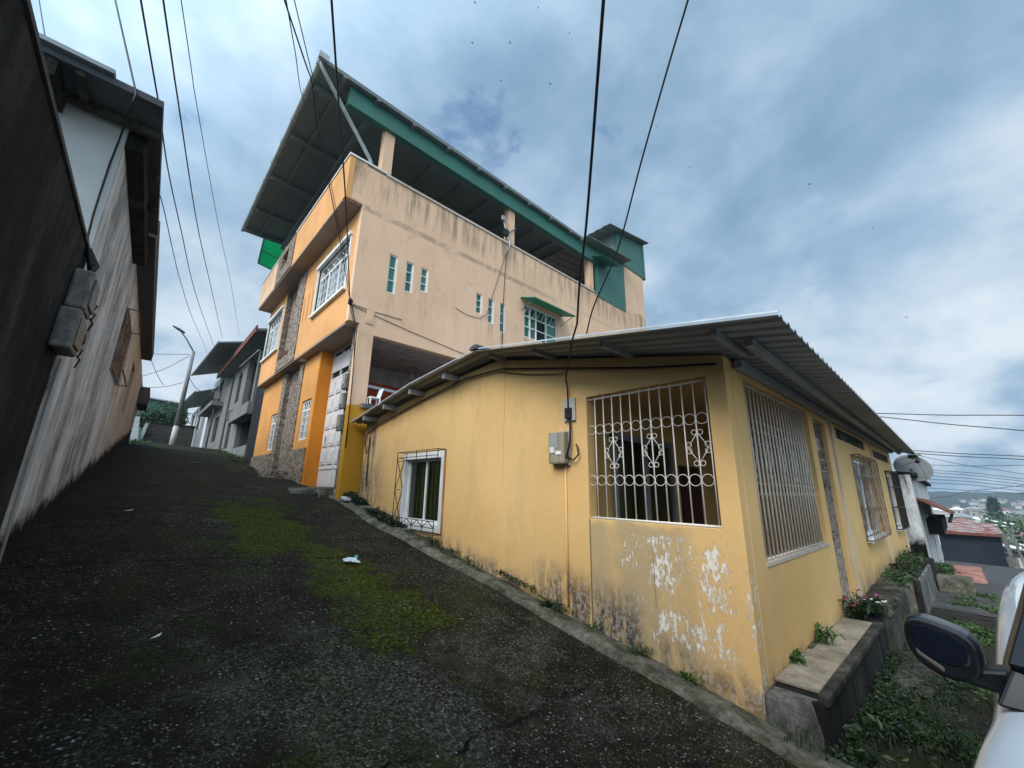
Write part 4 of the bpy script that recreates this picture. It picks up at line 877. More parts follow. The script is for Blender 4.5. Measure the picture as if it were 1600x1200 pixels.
# ------------------------------------------------------------------ further houses up the lane
XH = 4.0
tb = thing('tarred_wall', 'black tarred block wall between the orange house and the grey house', 'wall', (4.3, 21.3, 2.6))
MB().box(3.86, 4.06, 20.16, 22.75, 2.0, 6.4).build('blocks', M['tarblock'], tb); MB().box(3.84, 4.08, 20.16, 22.75, 6.4, 6.46).build('coping', M['concrete_dark'], tb)
g1 = thing('grey_house', 'grey rendered house with open balcony, arched window and a rusty tiled eave', 'house', (XH, 27, 3.2))
wall('X', XH, .25, rect(27.2, 34.2, 2.4, 8.9), [[(28.6, 6.5), (29.8, 6.5), (29.8, 8.2), (29.2, 8.5), (28.6, 8.2)], [(29.3, 3.75), (30.6, 3.75), (30.6, 5.2), (30, 5.55), (29.3, 5.2)]]).build('wall', M['greyhouse'], g1)
MB().box(4.10, 4.14, 28.5, 30.7, 3.7, 8.6).build('window_backing', M['void'], g1); MB().box(4.26, 6.4, 27.2, 27.3, 2.4, 8.8).build('side_wall', M['greydark'], g1); MB().box(4.26, 6.4, 22.9, 27.2, 8.55, 8.65).build('ceiling', M['greydark'], g1); MB().box(4.21, 6.4, 22.9, 27.2, 5.2, 5.3).build('floor', M['greydark'], g1)
MB().box(3.60, 4.2, 22.78, 27.6, 5.0, 5.62).build('balcony_slab', M['greyhouse'], g1, bevel=.02)
MB().box(XH, XH + .3, 22.95, 23.3, 2.4, 4.99).build('post', M['greyhouse'], g1); MB().box(XH - .05, XH + .2, 24.0, 24.35, 5.63, 8.6).build('post', M['greyhouse'], g1)
MB().box(6.4, 6.5, 22.9, 27.2, 2.4, 8.8).build('room_wall', M['greydark'], g1); MB().box(XH, 6.4, 22.8, 22.9, 2.4, 8.8).build('side_wall', M['greydark'], g1); MB().box(XH + .02, XH + .2, 23.3, 27.2, 2.4, 3.6).build('low_wall', M['greyhouse'], g1)
r_ = MB(); r_.hexa([(3.35, 22.2, 9.05), (3.35, 34.2, 8.9), (8, 34.2, 10.2), (8, 22.2, 10.2), (3.35, 22.2, 9.17), (3.35, 34.2, 9.02), (8, 34.2, 10.32), (8, 22.2, 10.32)]); ro = r_.build('roof', M['roof_under'], g1)
MB().box(3.28, 3.349, 22.2, 34.2, 8.9, 9.25).xf(lambda p: (p[0], p[1], p[2] - (p[1] - 22.2) * .0125 + .06)).build('eave_tiles', M['rustroof'], ro)
MB().tube([(3.6, 27.3, 8.3), (3.6, 22.4, 8.15)], .04, 6).build('pipe', M['pvc'], g1)
MB().lathe([(0, 0), (.28, 0), (.28, .5), (.2, .62), (0, .64)], (3.8, 28.0, 5.2), (0, 0, 1), 12).build('tank', M['greydark'], g1)
MB().tube([(3.95, 31.6, 3.4), (3.95, 31.6, 8.6)], .06, 6).build('pipe', M['greydark'], g1)
g2 = thing('balcony_house', 'two storey grey house with a wide slanting sheet roof over its balcony', 'house', (XH, 38, 3.9))
wall('X', XH, .25, rect(34.25, 42, 3.0, 10.0), [rect(36.5, 38.2, 7.6, 9.4), rect(39, 40.6, 7.6, 9.4), rect(35.0, 37, 4.6, 6.4)]).build('wall', M['greyhouse'], g2)
MB().box(4.1, 4.14, 34.9, 40.8, 4.5, 9.5).build('window_backing', M['void'], g2)
MB().box(3.3, 4.0, 34.3, 41.5, 7.0, 7.3).build('balcony_slab', M['greyhouse'], g2); bl = MB()
for k in range(20): y = 34.4 + k * .37; bl.bar((3.36, y, 7.3), (3.36, y, 8.1), .03)
bl.bar((3.36, 34.3, 8.1), (3.36, 41.5, 8.1), .05); bl.build('railing', M['barblack'], g2)
MB().hexa([(2.4, 27.6, 9.55), (2.15, 38.5, 9.65), (7, 38.5, 11.3), (7, 27.6, 10.9), (2.4, 27.6, 9.63), (2.15, 38.5, 9.73), (7, 38.5, 11.38), (7, 27.6, 10.98)]).build('roof', M['roof_under'], g2)
MB().tube([(2.42, 27.6, 9.62), (2.15, 38.5, 9.7)], .07, 8).build('gutter', M['gutter'], g2)
MB().box(3.5, 3.99, 37.0, 37.6, 7.9, 8.5).build('air_conditioner', M['meterlight'], g2); MB().tube([(3.6, 35, 6.9), (3.55, 35, 3.9)], .07, 6).build('pipe', M['greydark'], g2)
g3 = thing('far_white_house', 'small white walled house with dark lean-to roof beside the street lamp', 'house', (3.8, 48, 4.6))
wall('X', 3.7, .25, rect(43, 53, 3.8, 8.6), [rect(44, 46.2, 6.2, 8.3), rect(47, 48, 4.4, 8.2), rect(49.5, 51.8, 6.2, 8.2)]).build('wall', M['leftwhite'], g3)
MB().box(3.8, 3.84, 43.9, 52, 4.3, 8.4).build('window_backing', M['void'], g3)
MB().hexa([(2.7, 40.5, 8.75), (2.4, 54, 9.0), (7, 54, 10.6), (7, 40.5, 10.4), (2.7, 40.5, 8.84), (2.4, 54, 9.09), (7, 54, 10.69), (7, 40.5, 10.49)]).build('roof', M['roof_under'], g3)
MB().tube([(2.7, 40.5, 8.85), (2.4, 54, 9.1)], .07, 8).build('gutter', M['gutter'], g3)
# street lamp
sl = thing('street_lamp', 'slim leaning street lamp with whitewashed foot at the top of the lane', 'street lamp', (1.95, 38.6, 4.3))
lb = Vector((1.93, 38.6, 4.1)); ltp = onY(303, 549, 38.6)
MB().tube([lb + (ltp - lb) * .22, ltp], [.17, .11], 10).build('pole', M['pole'], sl, smooth=True); MB().tube([lb, lb + (ltp - lb) * .2205], [.21, .175], 10).build('foot', M['polewhite'], sl, smooth=True)
hd = onY(281, 515, 38.2); MB().tube([ltp - Vector((0, 0, .06)), lerp(ltp, hd, .5) + Vector((0, 0, .05)), hd], .05, 7).build('arm', M['pole'], sl, smooth=True)
MB().lathe([(0, -.42), (.10, -.36), (.17, 0), (.12, .36), (0, .42)], (0, 0, 0), (1, 0, 0), 10).xf(lambda p: (hd.x + p[0] - .05, hd.y + p[1], hd.z + p[2] * .6 - p[0] * .45)).build('lamp_head', M['greydark'], sl, smooth=True)
rw = thing('rubble_wall', 'low dark stone wall closing the top of the lane', 'wall', (1.4, 43.3, 4.6))
MB().box(.2, 3.4, 43.2, 43.6, 3.8, 6.25).build('stones', M['rubble'], rw, bevel=.04); MB().box(.15, 3.45, 43.15, 43.65, 6.25, 6.36).build('coping', M['concrete_dark'], rw)
ws = thing('stepped_wall', 'pale stacked block steps between the streaked house and the stone wall', 'wall', (-.3, 42, 4.6))
for k in range(6): MB().box(-1.5, .1 - k * .05, 41.6 + k * .25, 42.4 + k * .25, 4.2 + k * .42, 4.2 + (k + 1) * .42 - .04).build('step', M['leftwhite'], ws)
gp = thing('gate_post', 'pale slanted post at the corner of the dark stone wall', 'post', (.2, 42.6, 4.6)); MB().bar((.1, 42.6, 4.3), (.35, 42.6, 6.2), .22).build('shaft', M['leftwhite'], gp, bevel=.02); MB().bar((.35, 42.6, 6.2), (.37, 42.6, 6.32), .3).build('cap', M['concrete'], gp)
sh = thing('green_shed', 'long dark green shed behind the tree at the top of the lane', 'shed', (1, 56, 6))
MB().box(-3.5, 3.4, 55, 59, 5, 9.9).build('wall', M['teal_sheet'], sh); MB().hexa([(-3.8, 54.6, 10.25), (3.6, 54.6, 9.75), (3.6, 59.4, 10.2), (-3.8, 59.4, 10.7), (-3.8, 54.6, 10.37), (3.6, 54.6, 9.87), (3.6, 59.4, 10.32), (-3.8, 59.4, 10.82)]).build('roof', M['zinc'], sh)

# ------------------------------------------------------------------ foliage
def leaves(m, c, rad, n, size, r, flat=.0, shape=None):
    c = Vector(c); ph = r.uniform(0, 9)
    k = 0; tries = 0
    while k < n and tries < n * 8:
        tries += 1
        d = Vector((r.gauss(0, 1), r.gauss(0, 1), r.gauss(0, 1))).normalized() * r.random() ** .33
        cl = mnoise.noise(d * 2.3 + Vector((ph, 0, 0)))
        if cl < -.12: continue
        p = c + Vector((d.x * rad[0], d.y * rad[1], d.z * rad[2])) * (1 + .35 * cl)
        one_leaf(m, p, size * r.uniform(.6, 1.3), r, flat); k += 1
def one_leaf(m, p, s, r, flat=0., d=None):
    d = d or Vector((r.gauss(0, 1), r.gauss(0, 1), r.gauss(0, .6 * (1 - flat)) - .2)).normalized(); w = d.cross(Vector((r.gauss(0, .4), r.gauss(0, .4), 1))).normalized(); nrm = w.cross(d)
    a = p; b = p + d * s * .5 + w * s * .24 + nrm * s * .06; e = p + d * s - nrm * s * .10; f = p + d * s * .5 - w * s * .24 + nrm * s * .06
    m.add([a, b, e, f], [(0, 1, 2), (0, 2, 3)])
def tree(name, label, cat, base, top, clumps, n, size, mat, r, group=None, trunk=.12):
    o = thing(name, label, cat, base, group); m = MB(); tk = MB()
    b = Vector(base); t = Vector(top); tk.tube([b, lerp(b, t, .5) + Vector((.05, .03, 0)), t], [trunk, trunk * .75, trunk * .4], 7)
    for c, rad in clumps:
        c = Vector(c); tk.tube([lerp(b, t, .55), lerp(lerp(b, t, .8), c, .5), c], [trunk * .5, trunk * .3, trunk * .12], 5)
        leaves(m, c, rad, int(n / len(clumps)), size, r)
    tk.build('trunk', M['bark'], o, smooth=True); m.build('crown', mat, o, recalc=False); return o
tree('bushy_tree', 'bushy green tree growing behind the dark stone wall by the street lamp', 'tree', (1.5, 45.2, 4.4), (1.3, 45.2, 7.4),
     [((.4, 45, 7.0), (1.1, .9, .7)), ((1.4, 45, 7.6), (1.2, 1, .9)), ((2.2, 45.2, 7.2), (.9, .9, .8)), ((.9, 44.8, 6.5), (1.2, .8, .5)), ((1.9, 44.7, 6.5), (1, .8, .6)), ((0, 45.0, 6.6), (.7, .7, .5))], 5200, .20, M['leafC'], random.Random(3))
def weed(name, label, cat, base, h, n, size, mat, r, spread=.18, group=None, flowers=None):
    """a plant of leafy stems springing from one foot"""
    o = thing(name, label, cat, base, group); b = Vector(base); st = MB(); lf = MB(); fl = MB()
    for k in range(n):
        tip = b + Vector((r.gauss(0, spread), r.gauss(0, spread), h * r.uniform(.5, 1))); mid = lerp(b, tip, .5) + Vector((r.gauss(0, .02), r.gauss(0, .02), h * .12)); st.tube([b, mid, tip], [.006, .005, .003], 4)
        for j in range(7):
            t = .25 + .75 * j / 6; q = lerp(lerp(b, mid, t), lerp(mid, tip, t), t); one_leaf(lf, q, size * r.uniform(.7, 1.25), r)
        if flowers and r.random() < .45:
            for q in range(7): one_leaf(fl, tip, .045, r, 0, Vector((r.gauss(0, 1), r.gauss(0, 1), r.uniform(.1, 1))).normalized())
    st.build('stem', mat, o); lf.build('foliage', mat, o, recalc=False)
    if flowers: fl.build('flower', flowers, o, recalc=False)
    return o
# ------------------------------------------------------------------ benches, planters and plants in front of the yellow house
bn = thing('concrete_bench', 'long weathered concrete bench against the yellow front wall, blackened at its edges', 'bench', (6.2, 1.15, -.1))
MB().hexa([(4.16, .96, -.5), (8.3, .92, -.6), (8.3, 1.31, -.6), (4.125, 1.355, -.5), (4.22, .98, .135), (8.3, .94, .085), (8.3, 1.305, .085), (4.20, 1.352, .135)]).build('body', M['concrete_dark'], bn, bevel=.02)
MB().hexa([(4.40, 1.035, .137), (7.3, 1.02, .10), (7.3, 1.318, .10), (4.40, 1.352, .137), (4.40, 1.035, .165), (7.3, 1.02, .125), (7.3, 1.318, .125), (4.40, 1.352, .165)]).build('seat', M['benchtop'], bn, bevel=.006)
MB().hexa([(4.27, .955, .10), (7.4, .935, .06), (7.4, 1.03, .06), (4.27, 1.03, .10), (4.27, .95, .175), (7.4, .93, .13), (7.4, 1.028, .13), (4.27, 1.028, .175)]).build('rim', M['concrete_mid'], bn, bevel=.015)
eb = MB(); eb.hexa([(4.0, 1.02, -.42), (4.42, .94, -.45), (4.42, 1.35, -.45), (4.0, 1.372, -.42), (4.13, 1.12, .13), (4.30, .985, .145), (4.30, 1.345, .145), (4.13, 1.36, .13)]); eb.build('end_block', M['concrete'], bn, bevel=.03)
rb = thing('rubble_planter', 'broken concrete planter of rough stones at the far end of the long bench', 'planter', (8.8, 1.1, -.3))
MB().hexa([(7.6, .86, -.7), (9.9, .84, -.7), (9.9, 1.29, -.7), (7.6, 1.31, -.7), (7.62, .90, .08), (9.85, .88, .22), (9.85, 1.285, .22), (7.62, 1.305, .08)]).build('body', M['concrete_mid'], rb, bevel=.05)
rs = MB(); r = random.Random(8)
for k in range(16):
    c = Vector((r.uniform(7.75, 9.7), r.uniform(.92, 1.2), .12 + r.uniform(0, .06))); a = r.uniform(.06, .14)
    rs.lathe([(0, -a * .6), (a * .8, -a * .3), (a, 0), (a * .7, a * .4), (0, a * .6)], c, (r.gauss(0, .4), r.gauss(0, .4), 1), 7)
rs.build('stone', M['concrete_mid'], rb)
props(bpy.data.objects[rs and 'stone'], None, None, None, 'stuff')
pl2 = thing('grey_planter', 'tall grey concrete planter with a ragged corner, bushes growing on top', 'planter', (11.9, 1.0, -.3))
MB().hexa([(10.1, .72, -.8), (14.6, .70, -1.0), (14.6, 1.22, -1.0), (10.1, 1.27, -.8), (10.15, .76, .22), (14.5, .74, .12), (14.5, 1.215, .12), (10.15, 1.265, .22)]).build('body', M['concrete'], pl2, bevel=.03)
MB().box(10.1, 10.3, .70, .78, -.75, .30).build('post', M['concrete_dark'], pl2, bevel=.02); MB().box(10.2, 14.4, .78, 1.2, .1, .20).build('soil', M['dirt'], pl2)
pd = thing('dark_planter', 'square blackened planter at the end of the yellow wall', 'planter', (15.7, 1.0, -.3)); MB().box(15.2, 16.6, .75, 1.2, -1, .05).build('body', M['concrete_dark'], pd, bevel=.03); MB().box(15.3, 16.5, .8, 1.16, .051, .07).build('soil', M['dirt'], pd)
stp = thing('stone_steps', 'mossy concrete steps dropping towards the street below the grey planter', 'steps', (15.4, .6, -.7))
for k in range(3): MB().box(14.62 + k * .55, 15.3 + k * .55, .10, .70, -1.2, -.16 - k * .22).build('step', M['kerb'], stp, bevel=.03)
lo = thing('low_slab', 'flat concrete slab lying among the weeds in front of the bench', 'slab', (6.6, .62, -.3)); MB().hexa([(6.3, .48, -.5), (7.9, .42, -.55), (7.9, .84, -.55), (6.3, .86, -.5), (6.33, .50, -.20), (7.85, .44, -.25), (7.85, .82, -.25), (6.33, .84, -.20)]).build('block', M['concrete_mid'], lo, bevel=.03)
r = random.Random(21)
weed('flowering_plant', 'leafy plant with pink flowers growing on the bench beside the porch gate', 'plant', (7.35, 1.16, .10), .34, 24, .09, M['leafA'], r, .15, None, M['petal'])
weed('flowering_plant', 'smaller plant with white flowers beside the pink flowered one on the bench', 'plant', (7.75, 1.05, .12), .22, 14, .07, M['leafA'], r, .11, None, M['petalw'])
weed('small_weed', 'small bright weed at the wall joint nearest the corner on the bench', 'weed', (4.95, 1.335, .15), .12, 6, .085, M['leafB'], r, .05, 'weeds on the bench')
weed('small_weed', 'straggling weed at the wall joint halfway along the bench', 'weed', (5.85, 1.33, .14), .20, 9, .08, M['leafB'], r, .09, 'weeds on the bench')
bu = [(10.4, 'darkest bush'), (11.6, 'broad bush'), (12.8, 'low bush'), (14.0, 'last bush')]
for i, (x, w_) in enumerate(bu):
    o = thing('low_bush', {0: 'upright dark bush at the near end of the tall grey planter', 1: 'broad bush in the middle of the tall grey planter', 2: 'loose bush spilling over the tall grey planter past its middle', 3: 'low bush at the far end of the tall grey planter'}[i], 'bush', (x, 1.0, .18), 'bushes on the grey planter')
    m = MB(); leaves(m, (x + .2, 1.0, .24), (.62, .20, .13 + .03 * i), 620, .075, random.Random(40 + i)); m.build('foliage', M['leafA' if i % 2 else 'leafC'], o, recalc=False)
    m = MB(); [m.tube([(x, 1, .15), (x + .1 * k, .95 + .05 * k, .4)], .01, 4) for k in (-2, -1, 0, 1, 2)]; m.build('stem', M['bark'], o)
# tufts along the kerb: each clump a plant of its own
for i, (y, lab, n, sz) in enumerate(((3.62, 'dark weed tuft at the foot of the conduit on the kerb', 18, .055), (2.40, 'small green weed tuft on the kerb below the flaking panel', 8, .035), (1.93, 'bright green weed tuft on the kerb nearest the bench end', 12, .045), (3.0, 'thin weed tuft on the kerb under the barred opening', 5, .03))):
    weed('weed_tuft', lab, 'weed', (4.02, y, road_z(XK, y) + .0), .06, n, sz, M['leafB' if i else 'leafA'], random.Random(60 + i), .09, 'weed tufts on the kerb')
# weeds nobody could count: the bank in front of the bench and the strip by the lane window
def bank(m, r, n, x0, x1, y0, y1, zf, s0, s1, dens=.0, h=.16):
    k = 0; t = 0
    while k < n and t < n * 20:
        t += 1; x = r.uniform(x0, x1); y = r.uniform(y0, y1)
        if mnoise.noise(Vector((x * 1.6, y * 1.6, 2))) < dens: continue
        z = zf(x, y); hh = r.uniform(.0, h) * (.5 + .9 * max(0, mnoise.noise(Vector((x * 2.5, y * 2.5, 5))) + .3))
        one_leaf(m, Vector((x, y, z + hh)), r.uniform(s0, s1), r); k += 1
m = MB(); r = random.Random(5); low = lambda x, y: low_z(x, y)
bank(m, r, 6000, 3.85, 7.5, .28, .97, low, .018, .05, -.10, .15); bank(m, r, 260, 4.1, 5.4, .55, .95, low, .05, .10, -.05, .20)
m.build('weeds', M['leafA'], None, recalc=False); props(bpy.data.objects['weeds'], kind='stuff')
m = MB(); bank(m, r, 5200, 4.2, 9.5, -.05, .75, low, .012, .035, .04, .05); bank(m, r, 900, 8, 15, -.2, .5, low, .04, .10, .1, .06)
o = m.build('weeds', M['leafB'], None, recalc=False); props(o, kind='stuff')
def blades(m, r, n, x0, x1, y0, y1, zf, h, dens):
    k = 0; t = 0
    while k < n and t < n * 20:
        t += 1; x = r.uniform(x0, x1); y = r.uniform(y0, y1)
        if mnoise.noise(Vector((x * 2.2, y * 2.2, 8))) < dens: continue
        b = Vector((x, y, zf(x, y) - .01)); a = r.uniform(0, 2 * PI); hh = h * r.uniform(.4, 1.2); d = Vector((math.cos(a), math.sin(a), 0)); w_ = Vector((-d.y, d.x, 0)) * .004; p1 = b + d * hh * .25 + Vector((0, 0, hh * .7)); p2 = b + d * hh * .7 + Vector((0, 0, hh * .85))
        m.add([b - w_, b + w_, p1 + w_ * .8, p1 - w_ * .8, p2], [(0, 1, 2, 3), (3, 2, 4)]); k += 1
m = MB(); blades(m, r, 1300, 3.9, 8.5, -.1, .98, low, .13, -.05); blades(m, r, 900, 3.86, 4.10, .9, 9.9, lambda x, y: road_z(XK, y) + .03, .08, .08); blades(m, r, 300, 4.2, 8.2, 1.30, 1.345, lambda x, y: .13, .06, .1)
o = m.build('grass', M['leafA'], None, recalc=False); props(o, kind='stuff')
m = MB(); k = 0
while k < 420:
    x = r.uniform(3.9, 9); y = r.uniform(-.3, .98); k += 1; one_leaf(m, Vector((x, y, low(x, y) + .025)), r.uniform(.03, .07), r, .9)
while k < 560:
    y = r.uniform(.9, 9.5); x = r.uniform(3.45, 4.08) - r.random() ** 3 * 1.2; k += 1; one_leaf(m, Vector((x, y, road_z(min(x, XK), y) + .05)), r.uniform(.02, .045), r, .9)
o = m.build('fallen_leaves', M['leafdry'], None, recalc=False); props(o, kind='stuff')
m = MB(); bank(m, r, 3400, 3.84, 4.10, 7.2, 10.3, lambda x, y: road_z(XK, y) + .06 + (y - 8) * .03, .03, .08, -.2, .10); bank(m, r, 700, 3.95, 4.11, 1.7, 7.2, lambda x, y: road_z(XK, y) + .07, .02, .05, .12, .05)
o = m.build('weeds', M['leafA'], None, recalc=False); props(o, kind='stuff')
m = MB(); bank(m, r, 900, 3.2, 4.0, 18.5, 31, lambda x, y: road_z(x, y), .05, .12, -.05, .12); bank(m, r, 700, -.3, .5, 23, 42, lambda x, y: road_z(x, y), .06, .14, -.1, .16)
o = m.build('grass', M['leafB'], None, recalc=False); props(o, kind='stuff')
# loose pebbles worn out of the concrete
m = MB(); r = random.Random(9); k = 0
while k < 5600:
    y = .8 + 7.5 * r.random() ** 1.7; x = r.uniform(XL(y) + .25, 3.6)
    if mnoise.noise(Vector((x * .9, y * .9, 1))) < -.05: continue
    k += 1; a = r.uniform(.003, .0085) * (1.5 if r.random() < .06 else 1); c = Vector((x, y, road_z(x, y) + .035 * mnoise.noise(Vector((x, y, 0)) * .6) + .016 * mnoise.noise(Vector((x, y, 0)) * 2.3) + .008 * mnoise.noise(Vector((x, y, 0)) * 7) + a * .15))
    an_ = r.uniform(0, PI); u = Vector((math.cos(an_), math.sin(an_), 0)) * a * r.uniform(1, 1.8); v = Vector((-math.sin(an_), math.cos(an_), 0)) * a
    m.add([c + u, c + v, c - u, c - v, c + Vector((0, 0, a * .55)), c - Vector((0, 0, a * .5))], [(0, 1, 4), (1, 2, 4), (2, 3, 4), (3, 0, 4), (1, 0, 5), (2, 1, 5), (3, 2, 5), (0, 3, 5)])
def pebble_mat():
    t = T('loose_pebble'); q = t.n('TexVoronoi'); t.put(q.inputs['Vector'], t.P); q.inputs['Scale'].default_value = 30; c = t.n('SeparateColor'); t.put(c.inputs[0], q.outputs['Color'])
    return t.out(t.ramp(c.outputs[0], [(0, (.03, .029, .025)), (.6, (.075, .07, .062)), (.9, (.14, .135, .125)), (1, (.42, .41, .39))]), .85)
o = m.build('gravel', pebble_mat(), None); props(o, kind='stuff')
# litter
lb_ = onZ(537, 871, road_z(2.35, 5.6)); 
bag = thing('plastic_bag', 'crumpled pale plastic bag with a blue corner lying on the mossy lane', 'plastic bag', (2.36, 5.65, road_z(2.36, 5.65)))
m = MB(); n_ = 9
for i in range(n_):
    for j in range(n_):
        u, v = i / (n_ - 1) - .5, j / (n_ - 1) - .5; q = Vector((u * 4, v * 4, 3)); x = 2.37 + u * .19 + .03 * mnoise.noise(q * 1.3); y = 5.64 + v * .11 - u * .06 + .03 * mnoise.noise(q * 1.7 + Vector((5, 0, 0)))
        m.v.append(Vector((x, y, road_z(x, y) + .03 + max(0, .045 * (1 - 4 * v * v) * (1 - 3.6 * u * u)) * (.6 + mnoise.noise(q * 2.2)) + .012 * mnoise.noise(q * 5))))
for i in range(n_ - 1):
    for j in range(n_ - 1): a = i * n_ + j; m.f.append((a, a + 1, a + n_ + 1, a + n_))
m.build('bag', M['bag'], bag, solid=.003)
m = MB(); m.add([(2.41, 5.65, .05), (2.46, 5.65, .06), (2.48, 5.69, .08), (2.43, 5.69, .09)], [(0, 1, 2), (0, 2, 3)]); m.xf(lambda p: (p[0], p[1], p[2] + road_z(p[0], p[1]))).build('wrapper', M['bagblue'], bag, solid=.003)
for i, (px, py, lab) in enumerate(((320, 738, 'flattened white paper scrap far up the lane'), (205, 790, 'small white scrap near the streaked wall'), (208, 980, 'tiny pale scrap on the dark lane'))):
    y = (17.0, 8.2, 4.0)[i]; x = (1.55, .1, .35)[i]; z = road_z(x, y) + .03; s = (.14, .05, .03)[i]
    o = MB().add([(x - s, y - s * .5, z), (x + s * .6, y - s * .7, z + .01), (x + s, y + s * .5, z + .02), (x - s * .4, y + s * .6, z)], [(0, 1, 2), (0, 2, 3)]).build('paper_scrap', M['paper'], None, solid=.003); props(o, lab, 'litter')
sb = thing('drain_slab', 'pale broken concrete slab lying beside the dark drain mouth', 'slab', (3.86, 9.7, 1.4)); MB().hexa([(3.70, 9.55, 1.36), (3.98, 9.50, 1.36), (4.02, 9.85, 1.4), (3.74, 9.9, 1.4), (3.70, 9.55, 1.42), (3.98, 9.50, 1.42), (4.02, 9.85, 1.46), (3.74, 9.9, 1.46)]).build('slab', M['leftwhite'], sb, bevel=.012)
MB().box(3.0, 3.1, 10.5, 10.6, 1.3, 1.35)
dm = thing('drain_mouth', 'dark open drain mouth at the foot of the orange strip beside the white gate', 'drain', (3.8, 10.4, 1.4)); MB().poly((3.45, 10.08, 1.30), (4.1, 10.08, 1.30), (4.1, 10.76, 1.30), (3.45, 10.76, 1.30)).build('bed', M['void'], dm); m = MB(); m.ring((3.42, 10.52, 1.42), (0, 1, 0), (0, 0, 1), .12, .03, 14, 6); m.build('pipe_end', M['concrete'], dm, smooth=True)

# ------------------------------------------------------------------ the street below
wh = thing('white_house', 'shabby white house with dark doorways and a torn red awning', 'house', (21, .9, -1))
wall('Y', .86, .25, rect(17.0, 25.5, -2.2, 2.25), [rect(17.9, 18.8, -1.4, 1.25), rect(21.4, 22.6, -.6, 1.1)]).build('wall', M['leftwhite'], wh)
MB().box(16.76, 17.0, .86, 1.33, -1.2, 2.3).build('side_wall', M['leftgrey'], wh); MB().box(17.2, 25.3, 1.3, 1.35, -2, 2.2).build('room_wall', M['void'], wh)
MB().hexa([(16.8, .72, 2.26), (25.8, .72, 2.1), (25.8, 4, 2.5), (16.8, 4, 2.6), (16.8, .72, 2.36), (25.8, .72, 2.2), (25.8, 4, 2.6), (16.8, 4, 2.7)]).build('roof', M['concrete_dark'], wh)
MB().hexa([(17.2, .22, 1.22), (25.0, .20, 1.05), (25.0, .859, 1.50), (17.2, .859, 1.60), (17.2, .22, 1.27), (25.0, .20, 1.10), (25.0, .859, 1.55), (17.2, .859, 1.65)]).build('awning', M['rustroof'], wh)
MB().box(17.2, 25.0, .25, .32, .98, 1.04).build('awning_bar', M['barblack'], wh); MB().box(21.3, 22.7, .84, .858, -.7, -.6).build('sill', M['concrete'], wh); MB().box(19.4, 24.8, .5, .858, .5, .98).build('awning_shade', M['void'], wh)  # last box: near-black block standing in for the shadow under the awning
gr = thing('navy_garage', 'dark navy sheet metal garage with rusty red and grey roof', 'garage', (48, 0, -3))
m = MB(); y0, y1 = -1.62, 1.6
for k in range(32): y = lerp(y0, y1, k / 32); m.box(48.0 + (.04 if k % 2 else 0), 48.12, y, lerp(y0, y1, (k + 1) / 32), -3.4, -.95)
m.build('wall', M['navy'], gr); MB().box(48.13, 55, y1 - .1, y1, -3.4, -1).build('side_wall', M['navy'], gr); MB().box(48.13, 55, y0, y0 + .1, -3.4, -1).build('side_wall', M['greyhouse'], gr)
MB().hexa([(47.5, y0 - .25, -1.1), (47.5, y1 + .2, -.90), (56, y1 + .2, -.44), (56, y0 - .1, -.60), (47.5, y0 - .25, -1.02), (47.5, y1 + .2, -.82), (56, y1 + .2, -.36), (56, y0 - .1, -.52)]).build('roof', M['rustmix'], gr); MB().box(47.45, 47.49, y0 - .2, y1 + .2, -1.12, -.9).build('eave', M['rustroof'], gr)
for i, (x, y, lab) in enumerate(((46.5, -1.95, 'grey concrete post leaning beside the navy garage'), (45, -2.3, 'thin grey post beyond the navy garage'))):
    p = thing('concrete_post', lab, 'post', (x, y, -3)); MB().bar((x, y, -3.3), (x, y + .25, -.9 if i == 0 else -.5), .22 if i == 0 else .14).build('shaft', M['concrete'], p); MB().bar((x, y + .25, -.9 if i == 0 else -.5), (x, y + .26, -.8 if i == 0 else -.4), .28 if i == 0 else .2).build('cap', M['concrete'], p)
te = thing('tiled_terrace', 'raised pink tiled pavement corner in front of the white house', 'terrace', (18.5, .3, -.9)); MB().hexa([(15.2, -.30, -1.3), (24.5, -.22, -1.8), (24.5, .84, -1.8), (16.6, .70, -1.3), (15.2, -.05, -.92), (24.5, -.12, -.90), (24.5, .84, -.90), (16.6, .70, -.82)]).build('paving', M['tile'], te, bevel=.02)
MB().hexa([(14.6, -.45, -1.4), (16.4, -.45, -1.4), (16.4, -.06, -1.4), (14.6, -.02, -1.4), (14.6, -.45, -1.04), (16.4, -.45, -1.1), (16.4, -.06, -1.0), (14.6, -.02, -.98)]).build('ramp', M['tile'], te)
bp = thing('brick_planter', 'small red brick planter of green plants on the pink pavement', 'planter', (17.6, .62, -.8)); MB().box(17.0, 18.4, .48, .80, -.85, -.52).build('box', M['rustroof'], bp, bevel=.02); m = MB(); leaves(m, (17.7, .64, -.36), (.75, .2, .2), 500, .12, random.Random(77)); m.build('foliage', M['leafC'], bp, recalc=False)
kb = thing('roadside_kerb', 'long grey kerb on the far side of the street below', 'kerb', (32, -2.6, -2)); MB().hexa([(22, -1.78, -1.9), (44, -2.2, -3.4), (44, -3.0, -3.4), (22, -2.6, -1.9), (22, -1.78, -1.12), (44, -2.2, -2.72), (44, -3.0, -2.72), (22, -2.6, -1.12)]).build('stone', M['concrete'], kb)
o = thing('roadside_bush', 'green bush behind the leaning post beside the navy garage', 'bush', (52, -3.4, -3)); m = MB(); leaves(m, (52, -3.7, -2.3), (1.3, 1.1, .7), 1500, .16, random.Random(31)); m.build('foliage', M['leafC'], o, recalc=False)
MB().tube([(52, -3.6, -3.4), (52, -3.6, -1.7)], .1, 6).build('stem', M['bark'], o)
